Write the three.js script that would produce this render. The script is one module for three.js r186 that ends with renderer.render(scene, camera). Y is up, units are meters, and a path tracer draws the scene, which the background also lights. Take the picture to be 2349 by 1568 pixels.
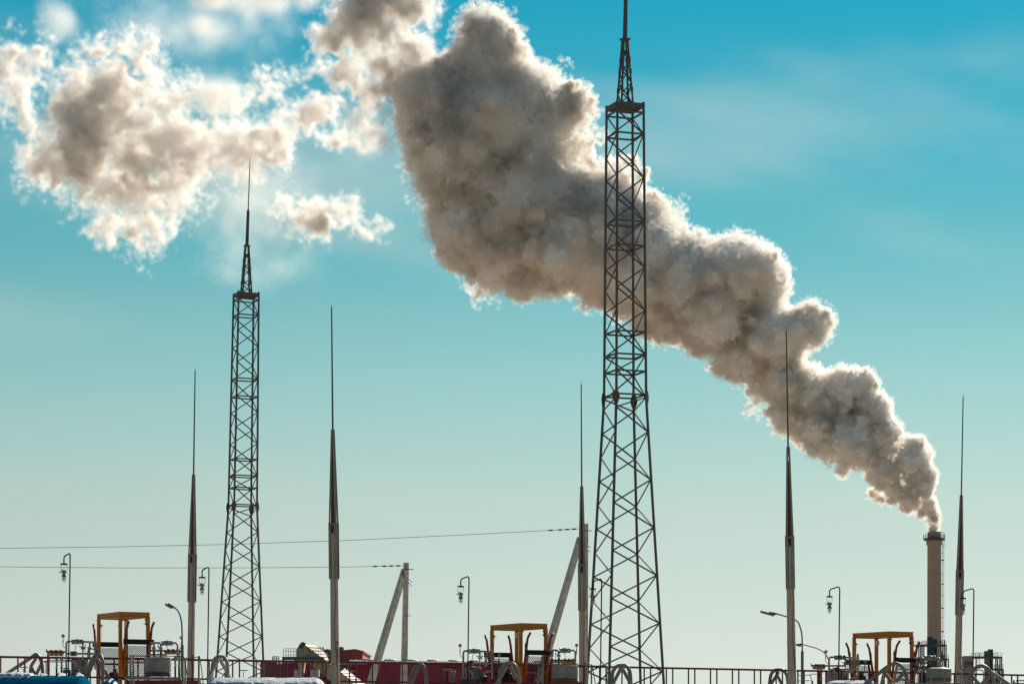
import * as THREE from 'three';
import { mergeGeometries } from 'three/addons/utils/BufferGeometryUtils.js';
import { ImprovedNoise } from 'three/addons/math/ImprovedNoise.js';

// ------------------------------------------------------------------ camera
// The view is a level telephoto with the lens raised. Places below are given as
// (px, py, metres of depth): a pixel of a 2349 x 1568 picture and a distance.
const F = 6042, CX = 1174.5, HZ = 1690, CAMY = 1.7;
const scene = new THREE.Scene();
const FULLH = HZ * 2, FULLW = FULLH * 2349 / 1568;
const camera = new THREE.PerspectiveCamera(2 * Math.atan(HZ / F) * 180 / Math.PI, 2349 / 1568, 1, 6000);
camera.position.set(0, CAMY, 0);
camera.lookAt(0, CAMY, -1);
camera.setViewOffset(FULLW, FULLH, (FULLW - 2349) / 2, 0, 2349, 1568);
camera.updateProjectionMatrix();

// ------------------------------------------------------------------ sky, sun, exposure
const SUN_AZ = 24 * Math.PI / 180, SUN_EL = 28 * Math.PI / 180;      // behind the scene, to the right and above the frame
const EXPOSURE = 1.35;
const lin = (c) => { c /= 255; return c <= 0.04045 ? c / 12.92 : Math.pow((c + 0.055) / 1.055, 2.4); };
const noiseGen = new ImprovedNoise();
const N3 = (x, y, z) => noiseGen.noise(x, y, z);
const fbm = (x, y, z, o = 4) => { let a = 0, s = 0.5, f = 1; for (let i = 0; i < o; i++) { a += s * N3(x * f + 17.3 * i, y * f - 9.1 * i, z * f + 4.7 * i); f *= 2.03; s *= 0.5; } return a; };
const sstep = (a, b, x) => { const t = Math.min(1, Math.max(0, (x - a) / (b - a))); return t * t * (3 - 2 * t); };
{
  const W = 2048, H = 1024, data = new Float32Array(W * H * 4);
  // [elevation in degrees, colour]
  const stops = [[-90, [150, 160, 160]], [-0.5, [219, 229, 216]], [1.6, [216, 227, 215]], [4.6, [194, 217, 207]], [7.5, [158, 206, 204]], [10.3, [110, 188, 197]], [13, [67, 175, 196]], [15.8, [38, 163, 194]], [24, [34, 128, 172]], [45, [28, 100, 150]], [90, [22, 82, 132]]]
    .map(([e, c]) => [e, c.map((v) => lin(v) / EXPOSURE)]);   // colours as the picture shows them
  for (let j = 0; j < H; j++) {
    const el = ((j + 0.5) / H - 0.5) * 180;
    let k = 0; while (k < stops.length - 2 && stops[k + 1][0] < el) k++;
    const [e0, c0] = stops[k], [e1, c1] = stops[k + 1], t = Math.min(1, Math.max(0, (el - e0) / (e1 - e0)));
    const cl = Math.cos(el * Math.PI / 180), sl = Math.sin(el * Math.PI / 180);
    for (let i = 0; i < W; i++) {
      const az = ((i + 0.5) / W - 0.5) * 2 * Math.PI, x = Math.cos(az) * cl, z = Math.sin(az) * cl, o = (j * W + i) * 4;
      const away = 0.5 + 0.585 * Math.pow(0.5 + 0.5 * Math.cos(az + Math.PI / 2 - SUN_AZ), 4);   // the sky pales towards the sun's side
      // long thin cirrus veils, stretched along the horizon all round
      const v = fbm(x * 6 + 3, sl * 30 + x * 5, z * 6, 5), w = fbm(x * 2.2, sl * 12 + 5, z * 2.2 + 8, 3);
      const veil = sstep(-0.12, 0.6, v * 0.8 + w * 0.9) * sstep(3, 9, el) * (1 - sstep(30, 60, el)) * 0.46;
      for (let c = 0; c < 3; c++) {
        const base = c0[c] + (c1[c] - c0[c]) * t, white = [0.46, 0.53, 0.49][c];
        data[o + c] = (base + (Math.max(base, white) - base) * veil) * away;
      }
      data[o + 3] = 1;
    }
  }
  const sky = new THREE.DataTexture(data, W, H, THREE.RGBAFormat, THREE.FloatType);
  sky.mapping = THREE.EquirectangularReflectionMapping;
  sky.magFilter = sky.minFilter = THREE.LinearFilter;
  sky.needsUpdate = true;
  scene.background = sky; scene.environment = sky;
}
const sunDir = new THREE.Vector3(Math.sin(SUN_AZ) * Math.cos(SUN_EL), Math.sin(SUN_EL), -Math.cos(SUN_AZ) * Math.cos(SUN_EL));
const sun = new THREE.DirectionalLight(new THREE.Color().setRGB(1, 0.9, 0.77), 5);
sun.position.copy(sunDir).multiplyScalar(1500);
sun.target.position.set(0, 0, 0);
sun.castShadow = true;
sun.shadow.mapSize.set(4096, 4096);
Object.assign(sun.shadow.camera, { left: -320, right: 320, top: 300, bottom: -300, near: 1, far: 4000 });
scene.add(sun, sun.target);

const renderer = new THREE.WebGLRenderer({ antialias: true });
renderer.toneMapping = THREE.LinearToneMapping;
renderer.toneMappingExposure = EXPOSURE;
renderer.shadowMap.enabled = true;
renderer.shadowMap.type = THREE.PCFSoftShadowMap;

// ------------------------------------------------------------------ helpers
const V = (x, y, z) => new THREE.Vector3(x, y, z);
const at = (px, py, d) => V((px - CX) / F * d, CAMY + (HZ - py) / F * d, -d);
const seeded = (a) => () => { a |= 0; a = a + 0x6D2B79F5 | 0; let t = Math.imul(a ^ a >>> 15, 1 | a); t = t + Math.imul(t ^ t >>> 7, 61 | t) ^ t; return ((t ^ t >>> 14) >>> 0) / 4294967296; };
const used = new Map();
function numbered(name) { const n = used.get(name) ?? 0; used.set(name, n + 1); return n ? `${name}_${String(n).padStart(3, '0')}` : name; }
const K4 = 2349 / 4096, PX = K4 / F;                                  // a pixel of the 4096-wide picture, per metre of distance
const at4 = (x, y, d) => at(x * K4, y * K4, d);
const dep = (x) => 74 + 5 * x / 4096;                                 // distance of the loading platform along the picture

function sweep(pts, r, seg = 8, fillet = 0) {                         // a round bar through points, corners rounded, ends closed; r a number or one per point
  let path = [], rad = [];
  const rr = (i) => Array.isArray(r) ? r[i] : r;
  for (let i = 0; i < pts.length; i++) {
    const p = pts[i];
    if (!fillet || i === 0 || i === pts.length - 1) { path.push(p.clone()); rad.push(rr(i)); continue; }
    const a = pts[i - 1], b = pts[i + 1], la = a.distanceTo(p), lb = b.distanceTo(p), f = Math.min(fillet, la * 0.48, lb * 0.48);
    const s = p.clone().lerp(a, f / la), e = p.clone().lerp(b, f / lb);
    for (let k = 0; k <= 6; k++) { const t = k / 6; path.push(s.clone().multiplyScalar((1 - t) * (1 - t)).addScaledVector(p, 2 * t * (1 - t)).addScaledVector(e, t * t)); rad.push(rr(i)); }
  }
  const pos = [], nor = [], idx = [], n = path.length;
  let N = null;
  for (let i = 0; i < n; i++) {
    const T = path[Math.min(n - 1, i + 1)].clone().sub(path[Math.max(0, i - 1)]).normalize();
    if (!N) { N = Math.abs(T.y) < 0.9 ? V(0, 1, 0) : V(1, 0, 0); }
    N.addScaledVector(T, -N.dot(T)).normalize();
    const B = T.clone().cross(N);
    for (let k = 0; k < seg; k++) { const a = k / seg * 2 * Math.PI, c = N.clone().multiplyScalar(Math.cos(a)).addScaledVector(B, Math.sin(a)); nor.push(c.x, c.y, c.z); pos.push(path[i].x + c.x * rad[i], path[i].y + c.y * rad[i], path[i].z + c.z * rad[i]); }
    if (i) for (let k = 0; k < seg; k++) { const a = (i - 1) * seg + k, b = (i - 1) * seg + (k + 1) % seg; idx.push(a, b, a + seg, b, b + seg, a + seg); }
  }
  for (const [i, s] of [[0, -1], [n - 1, 1]]) {
    const T = path[s < 0 ? 1 : n - 1].clone().sub(path[s < 0 ? 0 : n - 2]).normalize().multiplyScalar(s), c0 = pos.length / 3;
    pos.push(path[i].x, path[i].y, path[i].z); nor.push(T.x, T.y, T.z);
    for (let k = 0; k < seg; k++) { const o = (i * seg + k) * 3; pos.push(pos[o], pos[o + 1], pos[o + 2]); nor.push(T.x, T.y, T.z); }
    for (let k = 0; k < seg; k++) { const a = c0 + 1 + k, b = c0 + 1 + (k + 1) % seg; s < 0 ? idx.push(c0, b, a) : idx.push(c0, a, b); }
  }
  const g = new THREE.BufferGeometry();
  g.setAttribute('position', new THREE.Float32BufferAttribute(pos, 3)); g.setAttribute('normal', new THREE.Float32BufferAttribute(nor, 3)); g.setIndex(idx);
  return g;
}
function bar(a, b, w, h = w, up = V(0, 1, 0)) {                       // a square bar from a to b, h along "up"
  const T = b.clone().sub(a), L = T.length(), g = new THREE.BoxGeometry(w, h, L);
  T.normalize(); let X = up.clone().cross(T); if (X.lengthSq() < 1e-6) X = V(1, 0, 0).addScaledVector(T, -T.x); X.normalize();
  const Y = T.clone().cross(X);
  return g.applyMatrix4(new THREE.Matrix4().makeBasis(X, Y, T).setPosition(a.clone().lerp(b, 0.5)));
}
function angleBar(a, b, w, t, out) {                                  // an L-shaped steel angle: one leg along "out", one across it
  const T = b.clone().sub(a).normalize(), O = out.clone().addScaledVector(T, -out.dot(T)).normalize(), X = O.clone().cross(T);
  return [bar(a, b, t, w, O), bar(a.clone().addScaledVector(O, w / 2 - t / 2).addScaledVector(X, w / 2), b.clone().addScaledVector(O, w / 2 - t / 2).addScaledVector(X, w / 2), w, t, O)];
}
function lathe(a, b, prof, seg = 16) {                                // turned shape along a-b: prof [share of the length, radius]
  const L = a.distanceTo(b), g = new THREE.LatheGeometry(prof.map(([t, r]) => new THREE.Vector2(Math.max(r, 0.0001), t * L)), seg);
  return g.applyMatrix4(new THREE.Matrix4().compose(a, new THREE.Quaternion().setFromUnitVectors(V(0, 1, 0), b.clone().sub(a).normalize()), V(1, 1, 1)));
}
const boxAt = (c, w, h, d, turn = 0) => new THREE.BoxGeometry(w, h, d).applyMatrix4(new THREE.Matrix4().makeRotationY(turn).setPosition(c));
function prism(pts, depth) {                                          // outline [Vector3 in a plane facing us], pushed away by depth metres
  const s = new THREE.Shape(pts.map((p) => new THREE.Vector2(p.x, p.y)));
  const g = new THREE.ExtrudeGeometry(s, { depth, bevelEnabled: false }); g.translate(0, 0, pts[0].z - depth); return g;
}
function flat(g) {                                                    // plain attributes, uv in metres laid on by the face's own direction
  g = g.index ? g.toNonIndexed() : g;
  if (!g.attributes.normal) g.computeVertexNormals();
  const p = g.attributes.position, n = g.attributes.normal, uv = new Float32Array(p.count * 2);
  for (let i = 0; i < p.count; i++) {
    const ax = Math.abs(n.getX(i)), ay = Math.abs(n.getY(i)), az = Math.abs(n.getZ(i));
    uv[i * 2] = ax > ay && ax > az ? p.getZ(i) : p.getX(i);
    uv[i * 2 + 1] = ay > ax && ay > az ? p.getZ(i) : p.getY(i);
  }
  const o = new THREE.BufferGeometry();
  o.setAttribute('position', p); o.setAttribute('normal', n); o.setAttribute('uv', new THREE.BufferAttribute(uv, 2));
  return o;
}
function join(list) { const a = list.flat(3).map(flat); return a.length === 1 ? a[0] : mergeGeometries(a); }
// a thing: a Group at its base; geometry given to part() is in world places (or in the thing's own when local)
function thing(name, label, category, pos, group, turn = 0) {
  const o = new THREE.Group(); o.name = numbered(name); o.position.copy(pos); o.rotation.y = turn; o.userData = { label, category }; if (group) o.userData.group = group;
  scene.add(o); o.updateMatrixWorld(); return o;
}
function part(t, name, geos, mat, root = t, local = false) {
  const g = join([geos]); if (!local) g.translate(-root.position.x, -root.position.y, -root.position.z);
  const m = new THREE.Mesh(g, mat); m.name = name; m.castShadow = m.receiveShadow = true; t.add(m); return m;
}
const lpart = (t, name, geos, mat) => part(t, name, geos, mat, t, true);
function lone(name, geos, mat, label, category, base, kind, group) {
  const g = join([geos]); g.translate(-base.x, -base.y, -base.z);
  const m = new THREE.Mesh(g, mat); m.position.copy(base); m.name = numbered(name); m.castShadow = m.receiveShadow = true;
  m.userData = kind ? { kind } : { label, category }; if (label) m.userData.label = label; if (group) m.userData.group = group; scene.add(m); return m;
}
function copy(src, name, label, pos, turn) {
  const c = src.clone(); c.name = numbered(name); c.userData = { ...src.userData, label }; c.position.copy(pos); if (turn !== undefined) c.rotation.y = turn; scene.add(c); return c;
}

// ------------------------------------------------------------------ materials
function noiseTex(fn, W = 256, H = 256, srgb = false) {
  const d = new Uint8Array(W * H * 4);
  for (let j = 0; j < H; j++) for (let i = 0; i < W; i++) { const c = fn(i / W, j / H), o = (j * W + i) * 4; d[o] = c[0] * 255; d[o + 1] = c[1] * 255; d[o + 2] = c[2] * 255; d[o + 3] = 255; }
  const t = new THREE.DataTexture(d, W, H); t.wrapS = t.wrapT = THREE.RepeatWrapping; t.magFilter = THREE.LinearFilter; t.minFilter = THREE.LinearMipmapLinearFilter; t.generateMipmaps = true; t.needsUpdate = true;
  if (srgb) t.colorSpace = THREE.SRGBColorSpace; return t;
}
const ring = (u, v, k, z, o = 4) => { const a = u * 2 * Math.PI, b = v * 2 * Math.PI; return fbm(Math.cos(a) * k + z, Math.sin(a) * k + Math.cos(b) * k, Math.sin(b) * k - z, o); };
const grime = noiseTex((u, v) => { const n = ring(u, v, 1.1, 3, 5), s = ring(u, v, 4, 9, 3), k = Math.max(0.35, Math.min(1, 0.86 + n * 0.5 + s * 0.25)); return [k, k * 0.985, k * 0.96]; });
const streaks = noiseTex((u, v) => {                                  // weathered paint: rain streaks and rust running down
  const a = u * 2 * Math.PI, s = fbm(Math.cos(a) * 5, Math.sin(a) * 5, v * 2.2, 4), n = fbm(Math.cos(a) * 3 + 9, Math.sin(a) * 3, v * 9, 4), r = sstep(0.1, 0.3, s + n * 0.5), g = 0.86 + n * 0.4;
  return [g * (1 - r) + 0.40 * r, g * 0.97 * (1 - r) + 0.2 * r, g * 0.91 * (1 - r) + 0.1 * r].map((x) => Math.min(1, Math.max(0.03, x)));
}, 256, 512);
const bumpy = noiseTex((u, v) => { const n = 0.5 + ring(u, v, 5, 1, 5) * 0.7; return [n, n, n]; });
const tint = (r, g, b) => new THREE.Color().setRGB(r, g, b);
const paint = (name, r, g, b, o = {}) => { const m = new THREE.MeshStandardMaterial({ color: tint(r, g, b), roughness: 0.62, map: grime, ...o }); m.name = name; return m; };
const M = {
  yellow: paint('yellow paint', 0.66, 0.24, 0.004, { roughness: 0.55, map: streaks }), red: paint('red paint', 0.3, 0.018, 0.018, { roughness: 0.45 }),
  rail: paint('brown red paint', 0.17, 0.022, 0.014), white: paint('white paint', 0.66, 0.6, 0.52), pipe: paint('cream pipe paint', 0.42, 0.345, 0.29, { roughness: 0.45 }),
  hoop: paint('grey white pipe paint', 0.29, 0.255, 0.225, { roughness: 0.5 }), grey: paint('blue grey valve paint', 0.3, 0.31, 0.32, { roughness: 0.5 }), black: paint('black rubber', 0.016, 0.015, 0.014, { roughness: 0.8 }),
  pole: paint('black pole paint', 0.01, 0.012, 0.012, { roughness: 0.85 }), lattice: paint('dark steel', 0.12, 0.11, 0.1, { roughness: 0.7 }), galv: paint('dull galvanised steel', 0.15, 0.17, 0.18, { roughness: 0.7 }),
  mast: paint('weathered white mast', 0.66, 0.56, 0.45, { map: streaks }), mastDark: paint('rusted mast steel', 0.36, 0.325, 0.29, { map: streaks }), core: paint('rusty core', 0.1, 0.055, 0.035),
  concrete: paint('pale concrete', 0.66, 0.61, 0.53, { roughness: 0.9 }), crimson: paint('crimson cladding', 0.47, 0.035, 0.1, { roughness: 0.6 }), rose: paint('faded red cladding', 0.46, 0.12, 0.1), dusty: paint('dusty rose cladding', 0.3, 0.12, 0.11),
  roof: paint('grey roof sheet', 0.4, 0.37, 0.34), rust: paint('weathered tan roof sheet', 0.4, 0.27, 0.16), cream: paint('cream cladding', 0.74, 0.56, 0.36), stack: paint('tan chimney coat', 0.52, 0.37, 0.29, { roughness: 0.85 }), navy: paint('dark blue steel', 0.045, 0.075, 0.11), slate: paint('slate steel', 0.085, 0.105, 0.11),
  brown: paint('brown steel', 0.24, 0.165, 0.13), pinkish: paint('pale pink steel', 0.4, 0.27, 0.26), tan: paint('tan lamp housing', 0.72, 0.42, 0.17), wire: paint('wire', 0.1, 0.1, 0.1), blue: new THREE.MeshPhysicalMaterial({ color: tint(0.004, 0.13, 0.24), roughness: 1, specularIntensity: 0, map: grime }),  // blue: the shade of snow, painted onto the tank shells
  plate: paint('sign white', 0.82, 0.75, 0.7), box: paint('pale grey box paint', 0.34, 0.3, 0.265), shade: paint('dark hall interior', 0.12, 0.1, 0.1),
  earth: paint('trampled dirty snow', 0.44, 0.37, 0.3, { roughness: 0.95 }), strand: paint('dark mesh steel', 0.03, 0.022, 0.018),
  snow: new THREE.MeshPhysicalMaterial({ color: tint(0.86, 0.88, 0.9), roughness: 0.85, bumpMap: bumpy, bumpScale: 0.05, specularIntensity: 0.3 }),
  glass: new THREE.MeshPhysicalMaterial({ color: tint(0.95, 0.96, 0.93), roughness: 0.06, transmission: 1, thickness: 0 }), bulb: paint('frosted bulb', 0.8, 0.72, 0.55),
};
M.snow.name = 'snow'; M.blue.name = 'snow shade blue'; M.glass.name = 'clear glass';
streaks.repeat.set(4.2, 0.3); grime.repeat.set(0.6, 0.6); bumpy.repeat.set(1.3, 1.3);
// ------------------------------------------------------------------ ground
{
  const g = new THREE.PlaneGeometry(9000, 9000, 1, 1); g.rotateX(-Math.PI / 2);
  lone('ground', [g], M.earth, 'trampled dirty ground of the plant', 'ground', V(0, 0, -500), 'structure');
}
// ------------------------------------------------------------------ chimney and its neighbours, far behind on the right
function ringRail(c, r, h, seg, tube) {                               // round guard rail: two hoops and posts
  const out = [];
  for (const y of [h, h * 0.55]) out.push(new THREE.TorusGeometry(r, tube, 4, 28).rotateX(Math.PI / 2).translate(c.x, c.y + y, c.z));
  for (let k = 0; k < seg; k++) { const a = k / seg * 2 * Math.PI, x = c.x + Math.cos(a) * r, z = c.z + Math.sin(a) * r; out.push(bar(V(x, c.y, z), V(x, c.y + h, z), tube * 2)); }
  return out;
}
function ladder(a, b, w, rung, t) {
  const out = [bar(V(a.x - w / 2, a.y, a.z), V(b.x - w / 2, b.y, b.z), t), bar(V(a.x + w / 2, a.y, a.z), V(b.x + w / 2, b.y, b.z), t)], n = Math.floor(a.distanceTo(b) / rung);
  for (let k = 1; k < n; k++) { const p = a.clone().lerp(b, k / n); out.push(bar(V(p.x - w / 2, p.y, p.z), V(p.x + w / 2, p.y, p.z), t * 0.7)); }
  return out;
}
{
  const d = 840, s = PX * d, X = 3738.5, base = at4(X, 2900, d); base.y = 0;
  const y = (py) => at4(X, py, d).y, c = (py, r, r2 = r) => r;
  const t = thing('chimney', 'tall tan factory chimney with railed top, smoking at the right', 'chimney', base);
  const seams = [2211, 2294, 2381, 2468, 2560, 2660, 2760].map(y), top = y(2179);
  const shaft = part(t, 'shaft', lathe(base, V(base.x, top, base.z), [[0, 2.3], [1, 2.19]], 40), M.stack, t);
  for (const yy of seams) part(shaft, 'seam_band', new THREE.TorusGeometry(2.22, 0.045, 5, 40).rotateX(Math.PI / 2).translate(base.x, yy, base.z), M.stack, t);
  part(t, 'collar', lathe(V(base.x, top, base.z), V(base.x, y(2153), base.z), [[0, 2.2], [0, 2.55], [1, 2.55], [1, 2.2]], 40), M.stack, t);
  part(t, 'crown', lathe(V(base.x, y(2152), base.z), V(base.x, y(2126), base.z), [[0, 2.18], [0.75, 2.2], [0.85, 2.16], [1, 1.95], [1, 1.8], [0.2, 1.8]], 40), M.stack, t);
  const pl = part(t, 'platform', lathe(V(base.x, y(2163), base.z), V(base.x, y(2152), base.z), [[0, 2.5], [0.35, 3.45], [1, 3.5], [1, 2.2]], 32), M.slate, t);
  part(pl, 'platform_rail', ringRail(V(base.x, y(2152), base.z), 3.45, 1.15, 14, 0.045), M.slate, t);
  const lx = base.x + 2.75, ly = base.z + 0.4;
  part(t, 'ladder', [ladder(V(lx, 3, ly), V(lx, y(2168), ly), 0.5, 0.6, 0.1), ...seams.map((yy) => bar(V(base.x + 2.1, yy, ly), V(lx, yy, ly), 0.14)), ...[2240, 2335, 2432, 2525].map((p) => bar(V(base.x + 2.0, y(p), ly), V(lx + 0.2, y(p), ly), 0.3))], M.slate, t);
  part(t, 'vent_pipe', sweep([V(base.x + 1.9, y(2129), base.z + 1), V(base.x + 2.95, y(2129), base.z + 1), V(base.x + 2.95, y(2184), base.z + 1), V(base.x + 2.6, y(2187), base.z + 1)], 0.1, 6, 0.4), M.slate, t);
}
function scaffoldTower(name, label, d, x0, x1, levels, posts, stairX) {
  const mid = at4((x0 + x1) / 2, 2900, d); mid.y = 0;
  const t = thing(name, label, 'platform tower', mid), s = PX * d, D = 7;
  for (const [py, a, b] of levels) {
    const p = at4(a, py, d), q = at4(b, py, d);
    const deck = part(t, 'deck', [bar(p, q, D, 0.5)], M.slate, t);
    for (const z of [-D / 2, D / 2]) {
      const rails = []; for (const h of [1.4, 0.95, 0.5]) rails.push(bar(V(p.x, p.y + h, p.z + z), V(q.x, q.y + h, q.z + z), 0.07));
      const n = Math.max(2, Math.round(p.distanceTo(q) / 1.3)); for (let k = 0; k <= n; k++) { const v = p.clone().lerp(q, k / n); rails.push(bar(V(v.x, v.y, v.z + z), V(v.x, v.y + 1.4, v.z + z), 0.08)); }
      part(deck, 'guard_rail', rails, M.slate, t);
    }
  }
  for (const [px, py] of posts) for (const z of [-D / 2 + 0.2, D / 2 - 0.2]) { const p = at4(px, py, d); part(t, 'post', bar(V(p.x, 0, p.z + z), V(p.x, p.y, p.z + z), 0.36), M.slate, t); }
  const a = at4(stairX, 2680, d), b = at4(stairX, levels[0][0], d); a.z += D / 2 + 0.3; b.z += D / 2 + 0.3;
  part(t, 'ladder', ladder(a, b.clone().setY(b.y + 1.4), 0.6, 0.45, 0.09), M.slate, t);
  return t;
}
scaffoldTower('platform_tower', 'dark steel platform tower standing in front of the tan chimney foot', 825, 3663, 3779, [[2581, 3664, 3779], [2637, 3768, 3789], [2650, 3664, 3730]], [[3683, 2581], [3690, 2581], [3772, 2560], [3779, 2581], [3788, 2637]], 3686);
scaffoldTower('platform_tower', 'dark steel platform tower around two square ducts at the far right', 780, 3892, 4001, [[2629, 3893, 4001], [2677, 3970, 4006]], [[3898, 2629], [3993, 2629], [4000, 2629], [4006, 2677]], 3908);
function duct(label, x, w, top, d, m, n, group) {                     // a square steel duct with flanged joints
  const b = at4(x, 2900, d); b.y = 0; const h = at4(x, top, d).y, W = w * PX * d;
  const t = thing('exhaust_duct', label, 'duct', b);
  part(t, 'shell', boxAt(V(b.x, h / 2, b.z), W, h, W), m, t);
  for (let k = 1; k <= n; k++) part(t, 'flange', boxAt(V(b.x, h - k * h / (n + 1.5), b.z), W + 0.16, 0.16, W + 0.16), m, t);
  part(t, 'rim', [[-1, 0], [1, 0], [0, -1], [0, 1]].map(([i, j]) => boxAt(V(b.x + i * (W / 2 - 0.05), h + 0.1, b.z + j * (W / 2 - 0.05)), i ? 0.12 : W - 0.22, 0.2, i ? W : 0.12)), m, t);
}
duct('dark blue square duct, the taller one before the chimney foot', 3720.5, 19.5, 2548, 824, M.navy, 6);
duct('dark blue square duct, the shorter one before the chimney foot', 3739.5, 17, 2558, 828, M.navy, 5);
duct('grey brown square duct, the shorter of two on the far right tower', 3949, 18.5, 2605, 778, M.brown, 5);
duct('near black square duct, the taller of two on the far right tower', 3963, 18.5, 2598.5, 783, M.navy, 5);
{ // hooded silo
  const d = 600, b = at4(3875, 2900, d); b.y = 0; const P = (x, y) => at4(x, y, d), Q = (...l) => l.map(([x, y]) => P(x, y));
  const t = thing('hooded_silo', 'pale pinkish silo with hooded top, right of the rightmost mast', 'silo', b);
  part(t, 'body', prism(Q([3857, 2900], [3894, 2900], [3894, 2636], [3857, 2636]), 4), M.pinkish, t);
  part(t, 'hood', prism(Q([3857, 2636], [3894, 2636], [3897, 2626], [3892, 2622], [3860, 2622], [3853, 2633]), 4.6), M.pinkish, t);
  part(t, 'louvre', prism(Q([3858, 2657], [3890, 2657], [3890, 2646], [3858, 2646]), 0.3).translate(0, 0, 0.25), M.shade, t);
  for (const [y, x0, x1] of [[2661, 3858, 3890], [2668, 3858, 3893]]) part(t, 'band', prism(Q([x0, y + 1], [x1, y - 1], [x1, y - 3.5], [x0, y - 1.2]), 0.25).translate(0, 0, 0.2), M.brown, t);
  for (let k = 0; k < 5; k++) part(t, 'bracket', boxAt(P(3856, 2650 + k * 13), 0.3, 0.24, 0.5), M.shade, t);
}
// ------------------------------------------------------------------ red halls and the conveyor, far behind on the left
function clad(t, name, pts, depth, mat, pitch = 0.9) {                // a hall with a ribbed front: body + ribs
  const body = part(t, name, prism(pts, depth), mat, t);
  const xs = pts.map((p) => p.x), x0 = Math.min(...xs), x1 = Math.max(...xs), topAt = (x) => { let best = -1e9; for (let i = 0; i < pts.length; i++) { const a = pts[i], b = pts[(i + 1) % pts.length]; if ((a.x - x) * (b.x - x) <= 0 && a.x !== b.x) best = Math.max(best, a.y + (b.y - a.y) * (x - a.x) / (b.x - a.x)); } return best; };
  const ribs = []; for (let x = x0 + pitch / 2; x < x1; x += pitch) ribs.push(bar(V(x, 0, pts[0].z + 0.02), V(x, topAt(x) - 0.15, pts[0].z + 0.02), pitch * 0.3, 0.12, V(0, 0, 1)));
  const r = part(body, 'cladding_rib', ribs, mat, t); r.userData.kind = 'stuff';
  return body;
}
{
  const d = 420, P = (x, y) => at4(x, y, d), Q = (...l) => l.map(([x, y]) => { const p = P(x, y); if (y > 2850) p.y = 0; return p; });
  const b = P(1880, 2900); b.y = 0;
  const t = thing('crimson_hall', 'long low crimson hall with grey rounded roof behind the red railing', 'factory hall', b);
  clad(t, 'wall', Q([1395, 2900], [2313, 2900], [2313, 2655], [1395, 2644]), 22, M.crimson);
  const roof = [];
  const a = P(1385, 2644), e = P(2313, 2655);
  roof.push(lathe(V(a.x, a.y - 3.25, a.z - 3.65), V(e.x, e.y - 3.25, e.z - 3.65), [[0, 0], [0, 3.6], [1, 3.6], [1, 0]], 28));
  const rf = part(t, 'roof', roof, M.roof, t);
  for (let x = 1470; x < 2300; x += 86) { const p = P(x, 2638 + (x - 1395) * 0.012); part(rf, 'ridge_vent', lathe(V(p.x - 0.9, p.y - 0.75, p.z - 3.6), V(p.x + 0.9, p.y - 0.75, p.z - 3.6), [[0, 0], [0, 1.05], [1, 1.05], [1, 0]], 16), M.roof, t); }
  for (let x = 1420; x < 2300; x += 41) { const p = P(x, 2644 + (x - 1395) * 0.012); part(rf, 'roof_seam', new THREE.TorusGeometry(3.62, 0.06, 4, 24).rotateY(Math.PI / 2).translate(p.x, p.y - 3.25, p.z - 3.65), M.brown, t); }
  part(t, 'canopy', prism(Q([1394, 2680], [1429, 2680], [1423, 2685.5], [1400, 2685.5]), 1.4).translate(0, 0, 1.2), M.roof, t);
  const lowroof = P(1500, 2652); part(t, 'porch_roof', [bar(P(1474, 2650).setZ(-d + 1.5), P(1545, 2650).setZ(-d + 1.5), 3, 0.35), bar(P(1362, 2655).setZ(-d + 1.4), P(1474, 2654).setZ(-d + 1.4), 2.8, 0.3)], M.roof, t);
}
{
  const d = 436, Q = (...l) => l.map(([x, y]) => { const p = at4(x, y, d); if (y > 2850) p.y = 0; return p; });
  const b = at4(1380, 2900, d); b.y = 0;
  const t = thing('gabled_hall', 'taller faded red hall with shallow gable right of the conveyor', 'factory hall', b);
  clad(t, 'wall', Q([1300, 2900], [1447, 2900], [1447, 2608], [1420, 2601], [1300, 2613]), 26, M.rose, 1.1);
  const L = at4(1300, 2613, d), A = at4(1420, 2601, d), R = at4(1447, 2608, d);
  part(t, 'roof', [bar(V(L.x, L.y + 0.15, L.z - 13), V(A.x, A.y + 0.15, A.z - 13), 26.6, 0.25), bar(V(A.x, A.y + 0.15, A.z - 13), V(R.x + 0.3, R.y + 0.1, R.z - 13), 26.6, 0.25)], M.rose, t);
}
for (const [x, w, y, label] of [[1310, 30, 2594, 'wide brown domed roof vent left of the rusty mast, above the conveyor'], [1365, 20, 2585, 'small brown round roof vent right of the rusty mast, above the gabled hall']]) {
  const d = 445, c = at4(x, y, d), r = w / 2 * PX * d, b = c.clone(); b.y -= 3;
  const t = thing('roof_vent', label, 'roof vent', b);
  part(t, 'drum', lathe(b, V(c.x, c.y - r * 0.3, c.z), [[0, r * 1.02], [1, r]], 20), M.brown, t);
  part(t, 'dome', lathe(V(c.x, c.y - r * 0.3, c.z), c, [[0, r * 1.06], [0.5, r * 0.85], [1, 0.05]], 20), M.brown, t);
}
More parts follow.
